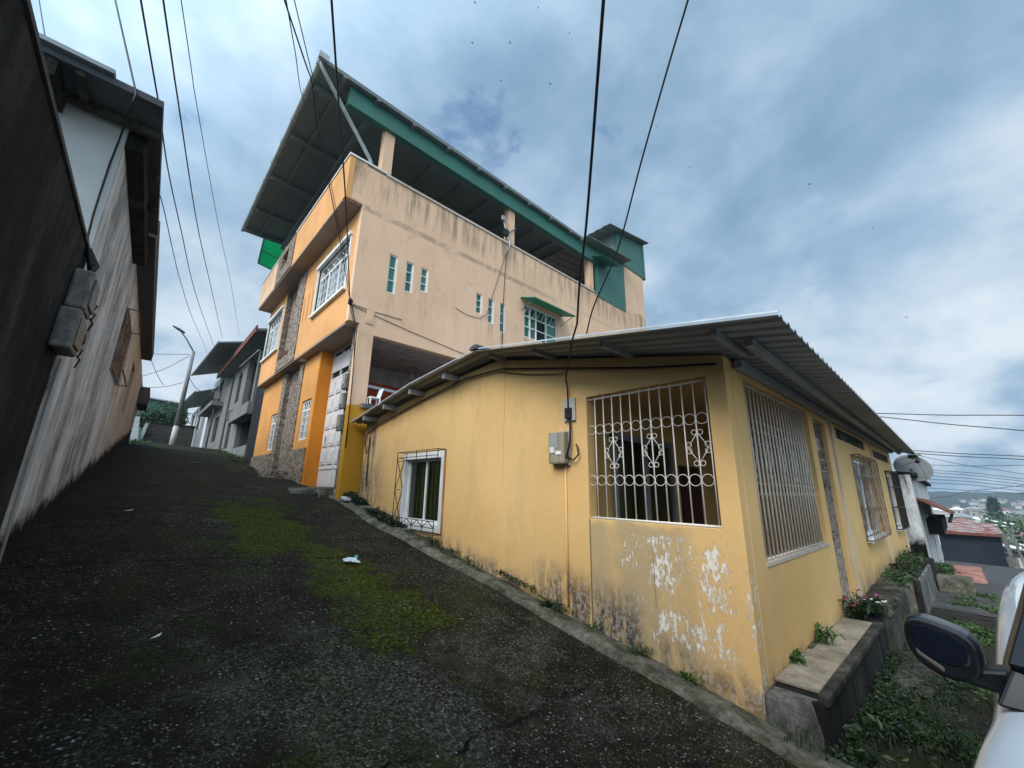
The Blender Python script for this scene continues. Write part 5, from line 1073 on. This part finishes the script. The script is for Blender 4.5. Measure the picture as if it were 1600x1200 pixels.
# satellite dish on the roof end
sdh = thing('satellite_dish', 'weathered grey satellite dish standing past the end of the yellow roof', 'satellite dish', (17.2, .8, 2.3))
ctr = Vector((17.3, .78, 2.52)); axd = Vector((-.85, -.35, .42)).normalized(); prof = []
for k in range(9): rr = .44 * k / 8; prof.append((rr, rr * rr * .75 - .145))
MB().lathe(prof, ctr, axd, 28).build('bowl', M['dish'], sdh, smooth=True, solid=.012)
m = MB(); u = axd.cross(Vector((0, 0, 1))).normalized(); v = u.cross(axd)
for k in (0, 1, 2): t = 2 * PI * k / 3; m.tube([ctr + (u * math.cos(t) + v * math.sin(t)) * .42, ctr + axd * .42], .01, 5)
m.build('feed_arm', M['alu'], sdh); MB().lathe([(0, -.05), (.05, -.05), (.05, .07), (0, .07)], ctr + axd * .42, axd, 10).build('feed', M['barblack'], sdh); MB().tube([ctr - axd * .12, ctr - axd * .2 + Vector((0, .1, -.2)), (17.3, .95, 1.9)], .035, 7).build('mount', M['barblack'], sdh, smooth=True)
sp_ = thing('roof_plant', 'dark tuft of leaves sprouting under the end of the yellow roof', 'plant', (17.0, .75, 2.9)); m = MB(); leaves(m, (16.9, .70, 2.84), (.30, .12, .06), 120, .08, random.Random(2)); m.build('foliage', M['leafA'], sp_, recalc=False)

# ------------------------------------------------------------------ town in the valley, hills beyond
def house(x, y, z, w, d, h, rot, wallm, roofm, kind):
    o = thing('town_house', 'small far house among the crowded roofs of the valley town', 'house', (x, y, z), 'houses of the town in the valley')
    a = rot; f = lambda p: (x + p[0] * math.cos(a) - p[1] * math.sin(a), y + p[0] * math.sin(a) + p[1] * math.cos(a), z + p[2])
    wl = MB().box(-w / 2, w / 2, -d / 2, d / 2, -4, h).xf(f).build('wall', wallm, o)
    m = MB(); e = .5
    if kind: m.hexa([(-w / 2 - e, -d / 2 - e, h), (w / 2 + e, -d / 2 - e, h), (w / 2 + e, d / 2 + e, h + 1.0), (-w / 2 - e, d / 2 + e, h + 1.0), (-w / 2 - e, -d / 2 - e, h + .2), (w / 2 + e, -d / 2 - e, h + .2), (w / 2 + e, d / 2 + e, h + 1.2), (-w / 2 - e, d / 2 + e, h + 1.2)])
    else: m.add([(-w / 2 - e, -d / 2 - e, h - .1), (w / 2 + e, -d / 2 - e, h - .1), (w / 2 + e, d / 2 + e, h - .1), (-w / 2 - e, d / 2 + e, h - .1), (-w / 2 - e, 0, h + 1.5), (w / 2 + e, 0, h + 1.5)], [(0, 1, 5, 4), (2, 3, 4, 5), (0, 4, 3), (1, 2, 5), (0, 3, 2, 1)])
    m.xf(f).build('roof', roofm, o)
    n = max(2, int(d / 2.4))
    if d > 0:
        m = MB()
        for i in range(n):
            u = lerp(-d / 2, d / 2, (i + .5) / n)
            for zz in ([1.0] if h < 5 else [1.0, h - 2.2]): m.box(-w / 2 - .03, -w / 2 + .02, u - .5, u + .5, zz, zz + 1.2)
        m.xf(f).build('window', M['void'], o); bpy.data.objects[m and o.children[-1].name]['kind'] = 'stuff'
r = random.Random(14); k = 0
roofs = ['towngrey', 'towngrey', 'townwhite', 'townred', 'towngrey', 'roof_top', 'townwall']
for x in (74, 84, 96, 108, 118, 140, 165, 190, 220, 255, 290, 330, 380, 430):
    yc = -.028 * x; span = .085 * x; nn = 9 if x > 110 else 5
    for j in range(nn):
        y = yc + (j - (nn - 1) / 2) / nn * span * 1.9 + r.uniform(-2, 2); xx = x + r.uniform(-8, 8)
        if x < 70: continue
        z = terr(xx, y) + (0.2 if x > 120 else .0); house(xx, y, z, r.uniform(5, 9), r.uniform(4, 8) * (.7 if x < 120 else 1), r.choice((3.2, 3.6, 5.8, 6.4)) if x > 110 else 2.8, r.uniform(-.5, .5), M[r.choice(['townwall', 'townwhite', 'greyhouse', 'townwall'])], M[r.choice(roofs)], r.random() < .6)
r = random.Random(4)
for i in range(26):
    x = r.choice((88, 108, 130, 155, 205, 240, 275, 310, 360, 410)) + r.uniform(-6, 6); y = -.028 * x + r.uniform(-.11, .11) * x; z = terr(x, y); h = r.uniform(5, 9)
    o = thing('valley_tree', 'dark tree crown rising among the roofs of the valley town', 'tree', (x, y, z), 'trees of the town in the valley')
    MB().tube([(x, y, z - 1), (x, y, z + h * .6)], .25, 5).build('trunk', M['bark'], o); m = MB(); leaves(m, (x, y, z + h * .62), (h * .34, h * .34, h * .42), 240, h * .13, r); m.build('crown', M['leafC'], o, recalc=False)
x, y = 232, -8.2; z = terr(x, y); o = thing('tall_conifer', 'tall dark conifer standing above the roofs of the valley town', 'tree', (x, y, z)); MB().tube([(x, y, z - 1), (x, y, z + 14)], [.4, .1], 6).build('trunk', M['bark'], o); m = MB(); r = random.Random(6)
for k in range(12): leaves(m, (x, y, z + 3 + k), (3.6 - k * .27, 3.6 - k * .27, .9), 110, 1.3, r)
m.build('crown', M['leafA'], o, recalc=False)
# wooded ridge
def ridge(x0, depth, hmax, seed, step=7):
    m = MB(); r = random.Random(seed); ys = [-520 + i * step for i in range(int(820 / step))]; rows = 9
    for y in ys:
        hh = hmax * (.72 + .28 * mnoise.noise(Vector((y * .006, seed, 0))) + .10 * mnoise.noise(Vector((y * .03, seed, 1)))) 
        for k in range(rows):
            t = k / (rows - 1); p = Vector((y * .06, t * 7, seed)); bumpy = 2.6 * mnoise.noise(p * 2.2) + 1.8 * mnoise.noise(p * 5)
            m.v.append(Vector((x0 + t * depth, y, -16 + (hh + 16) * math.sin(t * PI * .5) + bumpy * (.3 + t))))
    for i in range(len(ys) - 1):
        for k in range(rows - 1): a = i * rows + k; m.f.append((a, a + 1, a + rows + 1, a + rows))
    return m
def wood():
    t = T('wooded_hill'); f = t.noise(.12, 7, .75); return t.out(t.ramp(f, [(.3, (.006, .012, .008)), (.6, (.018, .030, .014)), (.8, (.05, .055, .035))]), .95, t.bump(t.noise(.2, 5, .7), 1., 2.))
M['wood'] = wood()
struct(ridge(640, 220, 11, 3), 'hills', M['wood'], smooth=True); struct(ridge(900, 300, 14, 7, 10), 'hills', M['wood'], smooth=True)
r = random.Random(17)
for k in range(16):
    y = 8 - r.random() * 75; x = 655 + r.uniform(0, 70); z = -11 + (x - 640) * .12
    house(x, y, z - 1, 5, r.uniform(4, 6), 2.2, r.uniform(-.4, .4), M['townwall'], M[r.choice(['townwhite', 'towngrey', 'townred'])], True)
# ------------------------------------------------------------------ parked white car
Z0 = -.12
car = thing('parked_car', 'white car parked in the street below, black door mirror stretched out towards the wall', 'car', (3.2, -.9, Z0))
cy = -.95
def full(pts): return pts + [(2 * cy - y, z) for y, z in reversed(pts)]
SEC = [(1.02, [(-.30, .22), (-.22, .40), (-.20, .60), (-.22, .74), (-.30, .82), (-.5, .86)]),
       (1.12, [(-.10, .20), (.0, .40), (.02, .62), (-.01, .78), (-.08, .88), (-.4, .93)]),
       (1.45, [(-.03, .20), (.055, .42), (.075, .70), (.055, .87), (.005, .955), (-.35, 1.0)]),
       (1.85, [(-.03, .20), (.055, .42), (.075, .72), (.055, .90), (.005, .99), (-.35, 1.045)]),
       (2.15, [(-.03, .18), (.03, .42), (.045, .72), (.025, .93), (-.01, 1.03), (-.30, 1.085)]),
       (2.32, [(-.05, .18), (.0, .42), (.03, .72), (.01, .94), (-.04, 1.02), (-.14, 1.06)]),
       (2.75, [(-.05, .18), (.0, .42), (.03, .74), (.01, 1.02), (-.03, 1.12), (-.12, 1.18)]), (3.50, [(-.05, .18), (-.0, .42), (.03, .74), (.02, 1.05), (.0, 1.20), (-.09, 1.25)]),
       (4.40, [(-.05, .18), (.005, .42), (.03, .74), (.01, 1.05), (-.02, 1.2), (-.11, 1.25)]),
       (5.30, [(-.08, .22), (-.02, .44), (-.01, .72), (-.04, 1.03), (-.10, 1.18), (-.16, 1.22)]),
       (5.55, [(-.25, .30), (-.18, .46), (-.16, .72), (-.18, 1.0), (-.22, 1.14), (-.28, 1.18)])]
bd = MB(); nn = 12
for x, p in SEC: bd.v += [Vector((x, y + (.055 if y > cy else -.055), z + Z0 + .12)) for y, z in full(p)]
for i in range(len(SEC) - 1):
    for k in range(nn): a = i * nn + k; b = i * nn + (k + 1) % nn; bd.f.append((a, b, b + nn, a + nn))
bd.f.append(tuple(range(nn))); bd.f.append(tuple((len(SEC) - 1) * nn + k for k in range(nn)))
body = bd.build('body', M['carpaint'], car, smooth=True); s = body.modifiers.new('smooth', 'SUBSURF'); s.levels = 2; s.render_levels = 2
def mir(m): n = len(m.v); m.v += [Vector((p.x, 2 * cy - p.y, p.z)) for p in m.v]; m.f += [tuple(i + n for i in f) for f in m.f]; return m
gl = MB(); gl.poly((2.42, -.115, 1.135), (3.25, -.13, 1.19), (3.25, -.30, 1.62), (2.95, -.30, 1.60)); gl.poly((3.33, -.13, 1.19), (4.9, -.15, 1.215), (4.75, -.32, 1.62), (3.33, -.30, 1.63)); gl.build('side_window', M['carglass'], car); MB().add([(p.x, 2 * cy - p.y, p.z) for p in gl.v], gl.f).build('side_window', M['carglass'], car)
MB().poly((2.18, -.22, 1.075), (2.18, 2 * cy + .22, 1.075), (2.95, 2 * cy + .34, 1.62), (2.95, -.34, 1.62)).build('windscreen', M['carglass'], car, solid=.01); MB().poly((5.4, -.25, 1.2), (5.4, 2 * cy + .25, 1.2), (5.1, 2 * cy + .36, 1.62), (5.1, -.36, 1.62)).build('rear_window', M['carglass'], car, solid=.01)
MB().hexa([(2.9, -.32, 1.60), (2.9, 2 * cy + .32, 1.60), (5.12, 2 * cy + .32, 1.60), (5.12, -.32, 1.60), (3.05, -.42, 1.70), (3.05, 2 * cy + .42, 1.70), (5.0, 2 * cy + .42, 1.70), (5.0, -.42, 1.70)]).build('roof', M['carpaint'], car, bevel=.04)
for sgn in (0, 1):
    m = MB(); m.bar((2.16, -.10, 1.08), (2.95, -.31, 1.63), .07, .06); m.bar((3.29, -.115, 1.18), (3.29, -.30, 1.63), .08, .03); m.bar((4.92, -.13, 1.2), (4.95, -.30, 1.63), .12, .06); m.bar((2.3, -.085, 1.13), (4.9, -.12, 1.205), .025, .035); m.hexa([(2.24, .03, 1.03), (2.66, .02, 1.08), (2.66, -.12, 1.08), (2.24, -.12, 1.03), (2.34, -.05, 1.20), (2.95, -.10, 1.40), (2.95, -.20, 1.40), (2.34, -.16, 1.20)]); m.bar((2.30, -.07, 1.12), (2.95, -.26, 1.60), .10, .10)
    if sgn: m.xf(lambda p: (p[0], 2 * cy - p[1], p[2]))
    m.build('pillar', M['carblack'], car, bevel=.01)
def chaikin(p, k=2):
    for _ in range(k): p = [q for i in range(len(p)) for q in ((lerp(p[i][0], p[(i + 1) % len(p)][0], .25), lerp(p[i][1], p[(i + 1) % len(p)][1], .25)), (lerp(p[i][0], p[(i + 1) % len(p)][0], .75), lerp(p[i][1], p[(i + 1) % len(p)][1], .75)))]
    return p
def mirror(flip):
    fx = (lambda p: (p[0], 2 * cy - p[1], p[2])) if flip else (lambda p: p)
    pr_ = chaikin([(.250, 1.215), (.215, 1.245), (.15, 1.238), (.052, 1.205), (.040, 1.11), (.060, 1.055), (.13, 1.040), (.20, 1.062), (.245, 1.115)])
    n = len(pr_); c = (sum(p[0] for p in pr_) / n, sum(p[1] for p in pr_) / n)
    def loft(secs, mat, nm, par, zc=0, smooth=False):
        m = MB(); m.v = [Vector((x, lerp(c[0], y, k), lerp(c[1] + zc, z, k if z > c[1] + zc else k * (1 if not zc else .70)))) for x, k in secs for y, z in pr_]
        for i in range(len(secs) - 1):
            for k in range(n): m.f.append((i * n + k, i * n + (k + 1) % n, (i + 1) * n + (k + 1) % n, (i + 1) * n + k))
        m.f.append(tuple(range(n))); m.f.append(tuple((len(secs) - 1) * n + k for k in range(n)))
        return m.xf(fx).build(nm, mat, par, smooth=smooth)
    h = loft(((2.332, .84), (2.334, .90), (2.339, .945), (2.348, .975), (2.362, .995), (2.39, 1.0), (2.44, .99), (2.458, .95), (2.462, .90)), M['carblack'], 'door_mirror', car)
    loft(((2.3285, .66), (2.330, .72), (2.336, .76)), M['mirrorblack'], 'glossy_cap', h, .012)
    m = MB(); m.hexa([(2.329, .150, 1.068), (2.329, .214, 1.112), (2.36, .222, 1.118), (2.36, .150, 1.066), (2.329, .146, 1.084), (2.329, .218, 1.134), (2.36, .222, 1.140), (2.36, .146, 1.086)]); m.xf(fx).build('indicator', M['indicator'], h, bevel=.004)
    m = MB(); m.poly((2.462, .08, 1.09), (2.462, .20, 1.10), (2.462, .20, 1.20), (2.462, .08, 1.18)); m.xf(fx).build('mirror_glass', M['alu'], h)
    m = MB(); m.hexa([(2.33, -.02, 1.035), (2.33, .13, 1.055), (2.45, .13, 1.055), (2.45, -.04, 1.03), (2.345, -.03, 1.125), (2.345, .10, 1.095), (2.44, .10, 1.095), (2.44, -.05, 1.13)]); m.xf(fx).build('arm', M['carblack'], h, bevel=.012)
mirror(False); mirror(True)
for x in (3.62, 4.55):
    for fl in (0, 1):
        m = MB(); m.tube([(x - .09, .0, 1.05), (x - .07, .04, 1.055), (x + .07, .04, 1.06), (x + .09, .0, 1.06)], .014, 8)
        if fl: m.xf(lambda p: (p[0], 2 * cy - p[1], p[2]))
        m.build('door_handle', M['carpaint'], car, smooth=True)
for x in (1.72, 4.55):
    for y in (-.10, 2 * cy + .10):
        w = MB().lathe([(.20, -.10), (.34, -.10), (.37, -.06), (.37, .06), (.34, .10), (.20, .10)], (x, y, .25), (0, 1, 0), 24).build('wheel', M['tyre'], car, smooth=True); MB().lathe([(0, -.085), (.20, -.095), (.21, .095), (0, .085)], (x, y, .25), (0, 1, 0), 20).build('rim', M['rim'], w)
for y in (-.32, 2 * cy + .32): MB().box(1.0, 1.12, y - .13, y + .13, .62, .74).build('headlight', M['carglass'], car, bevel=.03)
MB().box(.99, 1.05, -1.4, -.5, .38, .70).build('radiator_panel', M['carblack'], car, bevel=.02)

ang = R_(-4.5); pv = Vector((2.3, .0, 0)); car.matrix_world = Matrix.Translation(pv) @ Matrix.Rotation(ang, 4, 'Z') @ Matrix.Translation(-pv) @ Matrix.Translation(car.location)

# ------------------------------------------------------------------ cables
def closest_on_ray(px, a, b):
    d1 = ray(*px).normalized(); d2 = (b - a).normalized(); w = CAM - a; B = d1.dot(d2); d = d1.dot(w); e = d2.dot(w); return CAM + d1 * ((B * e - d) / (1 - B * B))
def curve(pts, n=10):
    P = [pts[0] * 2 - pts[1]] + pts + [pts[-1] * 2 - pts[-2]]; out = []
    for i in range(1, len(P) - 2):
        for k in range(n):
            t = k / n; a, b, c, d = P[i - 1], P[i], P[i + 1], P[i + 2]
            out.append(.5 * ((2 * b) + (c - a) * t + (2 * a - 5 * b + 4 * c - d) * t * t + (3 * b - a - 3 * c + d) * t ** 3))
    return out + [pts[-1]]
def cable(label, px, d0, end, r, mat='cable', group=None, ext=.5, extra=(), name='overhead_cable'):
    a = far(*px[0], d0); b = Vector(end) if not isinstance(end, (int, float)) else far(*px[-1], end)
    mid = [closest_on_ray(p, a, b) for p in px[1:(-1 if isinstance(end, (int, float)) else None)]]
    pts = [a] + mid + [b]; pts = [pts[0] + (pts[0] - pts[1]) * (ext * (b - a).length / max(.1, (pts[1] - pts[0]).length))] + pts if ext else pts
    o = MB().tube(curve(pts) + [Vector(e) for e in extra], r, 6).build(name, M[mat], None, smooth=True)
    return props(o, label, 'cable', group)
OVER = 'overhead cables above the lane'
cable('thick black cable running steeply down to the clamp on the peach house corner', [(518, 0), (529, 160), (541, 330)], 5.2, (3.38, 9.92, 6.36), .011, ext=.3)
cable('looser black cable sagging to the peach house corner below the roof gutter', [(471, 80), (487, 128), (495, 192), (509, 262), (533, 385)], 6.5, (3.37, 9.91, 6.38), .009, ext=.35)
cable('thin cable close beside the sagging one over the gutter, slightly straighter', [(479, 80), (491, 130), (500, 190), (512, 260), (538, 395)], 6.8, (3.39, 9.92, 6.40), .006, ext=.35)
cable('thin cable disappearing into the shade under the big dark roof', [(447, 0), (461, 80), (475, 160)], 6.5, (2.6, 12.4, 12.8), .007, 'cable', None, .3)
cable('thick black service cable dropping to the breaker box on the yellow wall', [(943, 0), (917, 340), (906, 440)], 3.2, (3.04, 2.33, 3.33), .0105, ext=.4, extra=((3.3, 2.6, 3.30), (3.7, 2.98, 3.22), (4.03, 3.3, 3.14), (4.075, 3.31, 3.0), (4.075, 3.305, 2.72)))
cable('thin black cable slanting down to the ridge side of the yellow roof', [(1075, 0), (1040, 118), (1000, 260), (965, 390), (928, 478)], 4.2, (3.42, 2.50, 3.36), .008, ext=.4)
LN = 'lines running up the lane'
cable('wire meeting the roof edge of the streaked house, then down the wall to the meters', [(180, 0)], 8.6, onY(213, 147, 5.24), .010, 'cable', None, .6, extra=(onY(206, 163, 5.25), onY(199, 183, 5.5), onY(187, 217, 5.8), onY(172, 255, 5.82), onY(157, 300, 5.82), onY(146, 335, 5.82), onY(137, 370, 5.82), LF((.06, 5.75, 3.75))))
cable('thin wire reaching the roof of the streaked house above its white gable', [(61, 0)], 8.2, LF((-.62, 5.26, 5.86)), .006, 'cablegrey', None, .6)
cable('lane line passing just clear of the roof corner of the streaked house', [(220, 0), (248, 163), (262, 262), (283, 360), (307, 463), (334, 540)], 7.5, 36, .011, 'cable', LN)
cable('lane line second from the streaked house, thick and dark', [(255, 0), (277, 150), (310, 360), (333, 463), (347, 527)], 7.6, 35, .011, 'cable', LN)
cable('faint thin lane line nearest the peach house', [(283, 0), (308, 167), (343, 360), (362, 450), (374, 525)], 7.8, 32, .006, 'cablegrey', LN)
cable('short sagging wire emerging from behind the roof of the streaked house', [(245, 293), (255, 323), (272, 400), (283, 443), (302, 500), (325, 552)], 9.0, 36, .008, 'cablegrey', LN, .0)
LP = 'thin wires around the street lamp'
for pts, lab in (([(236, 553), (296, 554)], 'level thin wire from the streaked house to the street lamp top'), ([(222, 588), (260, 575), (296, 556)], 'thin wire rising from the streaked house to the street lamp top'), ([(222, 606), (258, 604), (285, 598)], 'lower level wire fixed to the middle of the street lamp'), ([(235, 560), (248, 590), (256, 602)], 'short steep wire crossing down behind the street lamp wires'), ([(296, 590), (304, 604), (314, 612)], 'short wire from the street lamp to the lean-to roof')):
    cable(lab, pts, 36, 38.0 if pts[0][0] > 290 or pts[-1][0] < 260 else 38.3, .018, 'cablegrey', LP, 0.)
RS = 'sheaf of lines crossing the street below'
rights = [((1376, 646), (1600, 649), 'topmost line leaving the yellow roof edge, level', 14), ((1383, 652), (1600, 673), 'second line from the top, falling away from the yellow roof edge', 14), ((1424, 704), (1600, 713), 'upper of two close lines above the satellite dish', 22), ((1412, 707), (1600, 718), 'lower of two close lines above the satellite dish', 22)]
for a, b, lab, d in rights:
    A = far(*a, d); B = far(*b, d * 1.05); mid = (A + B) / 2 + Vector((0, 0, -.02)); o = MB().tube(curve([A + (A - B) * .6, A, mid, B, B + (B - A) * 1.5]), .012 if d < 20 else .016, 5).build('overhead_cable', M['cablegrey'], None, smooth=True); props(o, lab, 'cable', RS)
SHEAF = 'one of the many thin lines in the sheaf beyond the satellite dish'
for a, m_, b in (((1422, 709), (1504, 726), (1600, 741)), ((1438, 726), (1510, 728), (1600, 727)), ((1446, 734), (1520, 739), (1600, 748)), ((1440, 737), (1520, 743), (1600, 752)), ((1436, 742), (1520, 748), (1600, 757)), ((1436, 748), (1508, 752), (1600, 761)), ((1446, 754), (1520, 758), (1600, 767)), ((1460, 763), (1520, 767), (1600, 771)), ((1490, 774), (1512, 768), (1600, 758))):
    A, B = far(*a, 30), far(*b, 31.5); mid = closest_on_ray(m_, A, B); o = MB().tube(curve([A + (A - B) * .4, A, mid, B, B + (B - A) * 1.2]), .013, 5).build('overhead_cable', M['cablegrey'], None, smooth=True); props(o, SHEAF, 'cable', 'sheaf of thin lines beyond the satellite dish')
# cable stapled along the gable under the roof edge
wl = MB().tube([(4.09, 9.6, 2.95), (4.08, 9.0, 3.10), (4.08, 7.2, 3.38), (4.06, 5.6, 3.58), (4.06, 4.6, 3.55), (4.07, 3.35, 3.30), (4.07, 2.2, 3.06), (4.08, 1.42, 2.94)], .013, 6); wl.tube([(4.09, 4.7, 3.52), (4.09, 4.1, 3.36), (4.08, 3.5, 3.24), (4.09, 3.32, 3.24)], .007, 5)
props(wl.build('wall_cable', M['cable'], None, smooth=True), 'black cable stapled along the top of the yellow gable under the eave', 'cable')
wl = MB().tube([(4.09, 9.62, 2.9), (4.06, 9.58, 2.7), (4.05, 9.45, 2.45), (4.07, 9.35, 2.6), (4.08, 9.42, 2.85), (4.09, 9.4, 2.3), (4.095, 9.38, 1.7)], .012, 6)
props(wl.build('cable_loop', M['cable'], None, smooth=True), 'loop of loose cable hanging at the stained end of the yellow wall', 'cable')
# ------------------------------------------------------------------ birds
for i, (px, py, s) in enumerate(((742, 4, .5), (738, 67, .6), (797, 67, .55), (860, 131, .6), (890, 52, .4), (783, 126, .35), (1265, 288, .6), (841, 12, .4), (1026, 198, .35), (1078, 261, .35), (1364, 356, .4), (1416, 496, .45))):
    c = far(px, py, 70); r = random.Random(i); a = r.uniform(0, 6); u = Vector((math.cos(a), math.sin(a), 0)); v = Vector((-math.sin(a), math.cos(a), 0)); z = Vector((0, 0, 1))
    o = thing('flying_bird', 'tiny dark bird gliding high in the cloudy sky', 'bird', c, 'birds gliding high in the sky'); s *= .9
    m = MB(); m.tube([c - u * s * .35, c - u * s * .12, c + u * s * .15, c + u * s * .32], [.01, .06 * s, .07 * s, .015], 6); m.add([c + u * .1 * s, c - u * .08 * s, c + v * s * .5 + z * .12 * s - u * .05 * s, c + v * s * .25 + z * .14 * s + u * .1 * s], [(0, 1, 2, 3)]); m.add([c + u * .1 * s, c - u * .08 * s, c - v * s * .5 + z * .12 * s - u * .05 * s, c - v * s * .25 + z * .14 * s + u * .1 * s], [(0, 1, 2, 3)]); m.build('body', M['bird'], o)

# ------------------------------------------------------------------ air between here and the hills
def air():
    m = bpy.data.materials.new('valley_air'); m.use_nodes = True; n = m.node_tree; n.nodes.remove(n.nodes['Principled BSDF']); v = n.nodes.new('ShaderNodeVolumePrincipled')
    v.inputs['Color'].default_value = (.70, .83, .95, 1); v.inputs['Density'].default_value = HAZE; v.inputs['Anisotropy'].default_value = .2; n.links.new(v.outputs[0], n.nodes['Material Output'].inputs['Volume']); return m
if HAZE: props(MB().box(-1400, 1400, -1400, 1400, -32, 26).build('haze', air()), kind='stuff')

# ------------------------------------------------------------------ light
SUN = Vector((-.72, -.20, .66)).normalized()
el = math.asin(SUN.z); az = math.atan2(SUN.x, SUN.y)
ld = bpy.data.lights.new('sun', 'SUN'); ld.energy = SUN_E; ld.angle = R_(32); ld.color = (1.0, .955, .89)
lo_ = bpy.data.objects.new('sun', ld); COL.objects.link(lo_); lo_.rotation_euler = SUN.to_track_quat('Z', 'Y').to_euler(); lo_.location = (0, 0, 40)
w = bpy.data.worlds.new('World'); scene.world = w; w.use_nodes = True; nt = w.node_tree; bg = nt.nodes['Background']
class W(T):
    def __init__(s): s.nt = nt; s._sep = None; s.P = s.n('TexCoord').outputs['Generated']
t = W(); sky = t.n('TexSky'); sky.sky_type = 'NISHITA'; sky.sun_disc = False; sky.sun_elevation = el; sky.sun_rotation = az; sky.air_density = 1.2; sky.dust_density = 1.5
x, y, z = t.sep(); dn = t.m('ADD', t.m('MAXIMUM', z, .0), .42)
cv = t.n('CombineXYZ'); t.put(cv.inputs[0], t.m('DIVIDE', x, dn)); t.put(cv.inputs[1], t.m('DIVIDE', y, dn)); cv.inputs[2].default_value = CLOUD_SEED; pv = cv.outputs[0]
big = t.noise(1.05, 5, .5, pv, .4); mid = t.noise(2.9, 8, .56, pv, .25); fine = t.noise(7.5, 9, .6, pv, .2); puff = t.noise(4.6, 7, .55, t.vec(1, 1, 1.5), .15)
den = t.m('ADD', t.m('ADD', t.m('MULTIPLY', big, .40), t.m('MULTIPLY', mid, .34)), t.m('ADD', t.m('MULTIPLY', puff, .20), t.m('MULTIPLY', fine, .06)))
grey = t.ramp(den, [(.37, (.95, 1.6, 2.45)), (.45, (1.45, 2.2, 3.05)), (.51, (2.05, 2.8, 3.65)), (.56, (2.75, 3.4, 4.05)), (.64, (3.8, 4.3, 4.7))])
gap = t.sm(t.m('ADD', t.m('MULTIPLY', mid, .6), t.m('MULTIPLY', fine, .4)), .41, .35); low = t.mul(t.sm(z, .42, .10), t.sm(t.m('ADD', t.m('MULTIPLY', mid, .5), t.m('MULTIPLY', puff, .5)), .40, .58), .75)
c = t.mix(t.m('MULTIPLY', gap, .5), grey, t.mix(1.0, sky.outputs[0], (.45, .62, .85), 'MULTIPLY')); c = t.mix(low, c, (4.0, 4.45, 4.8))
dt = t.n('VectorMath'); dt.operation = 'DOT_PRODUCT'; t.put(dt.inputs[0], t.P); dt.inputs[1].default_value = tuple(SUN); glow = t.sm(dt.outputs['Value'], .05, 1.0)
c = t.mix(1.0, c, t.mix(glow, (1, 1, 1), (FILL_GLOW, FILL_GLOW * .98, FILL_GLOW * .94)), 'MULTIPLY')      # added fill light: overcast brightened round the hidden sun, behind the viewer
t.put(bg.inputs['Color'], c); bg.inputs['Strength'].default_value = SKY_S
scene.view_settings.view_transform = 'Standard'; scene.view_settings.look = 'None'; scene.view_settings.gamma = 1; scene.view_settings.use_curve_mapping = False; scene.view_settings.exposure = EXPO
scene.cycles.max_bounces = 6; scene.cycles.use_denoising = True; scene.cycles.sample_clamp_indirect = 4
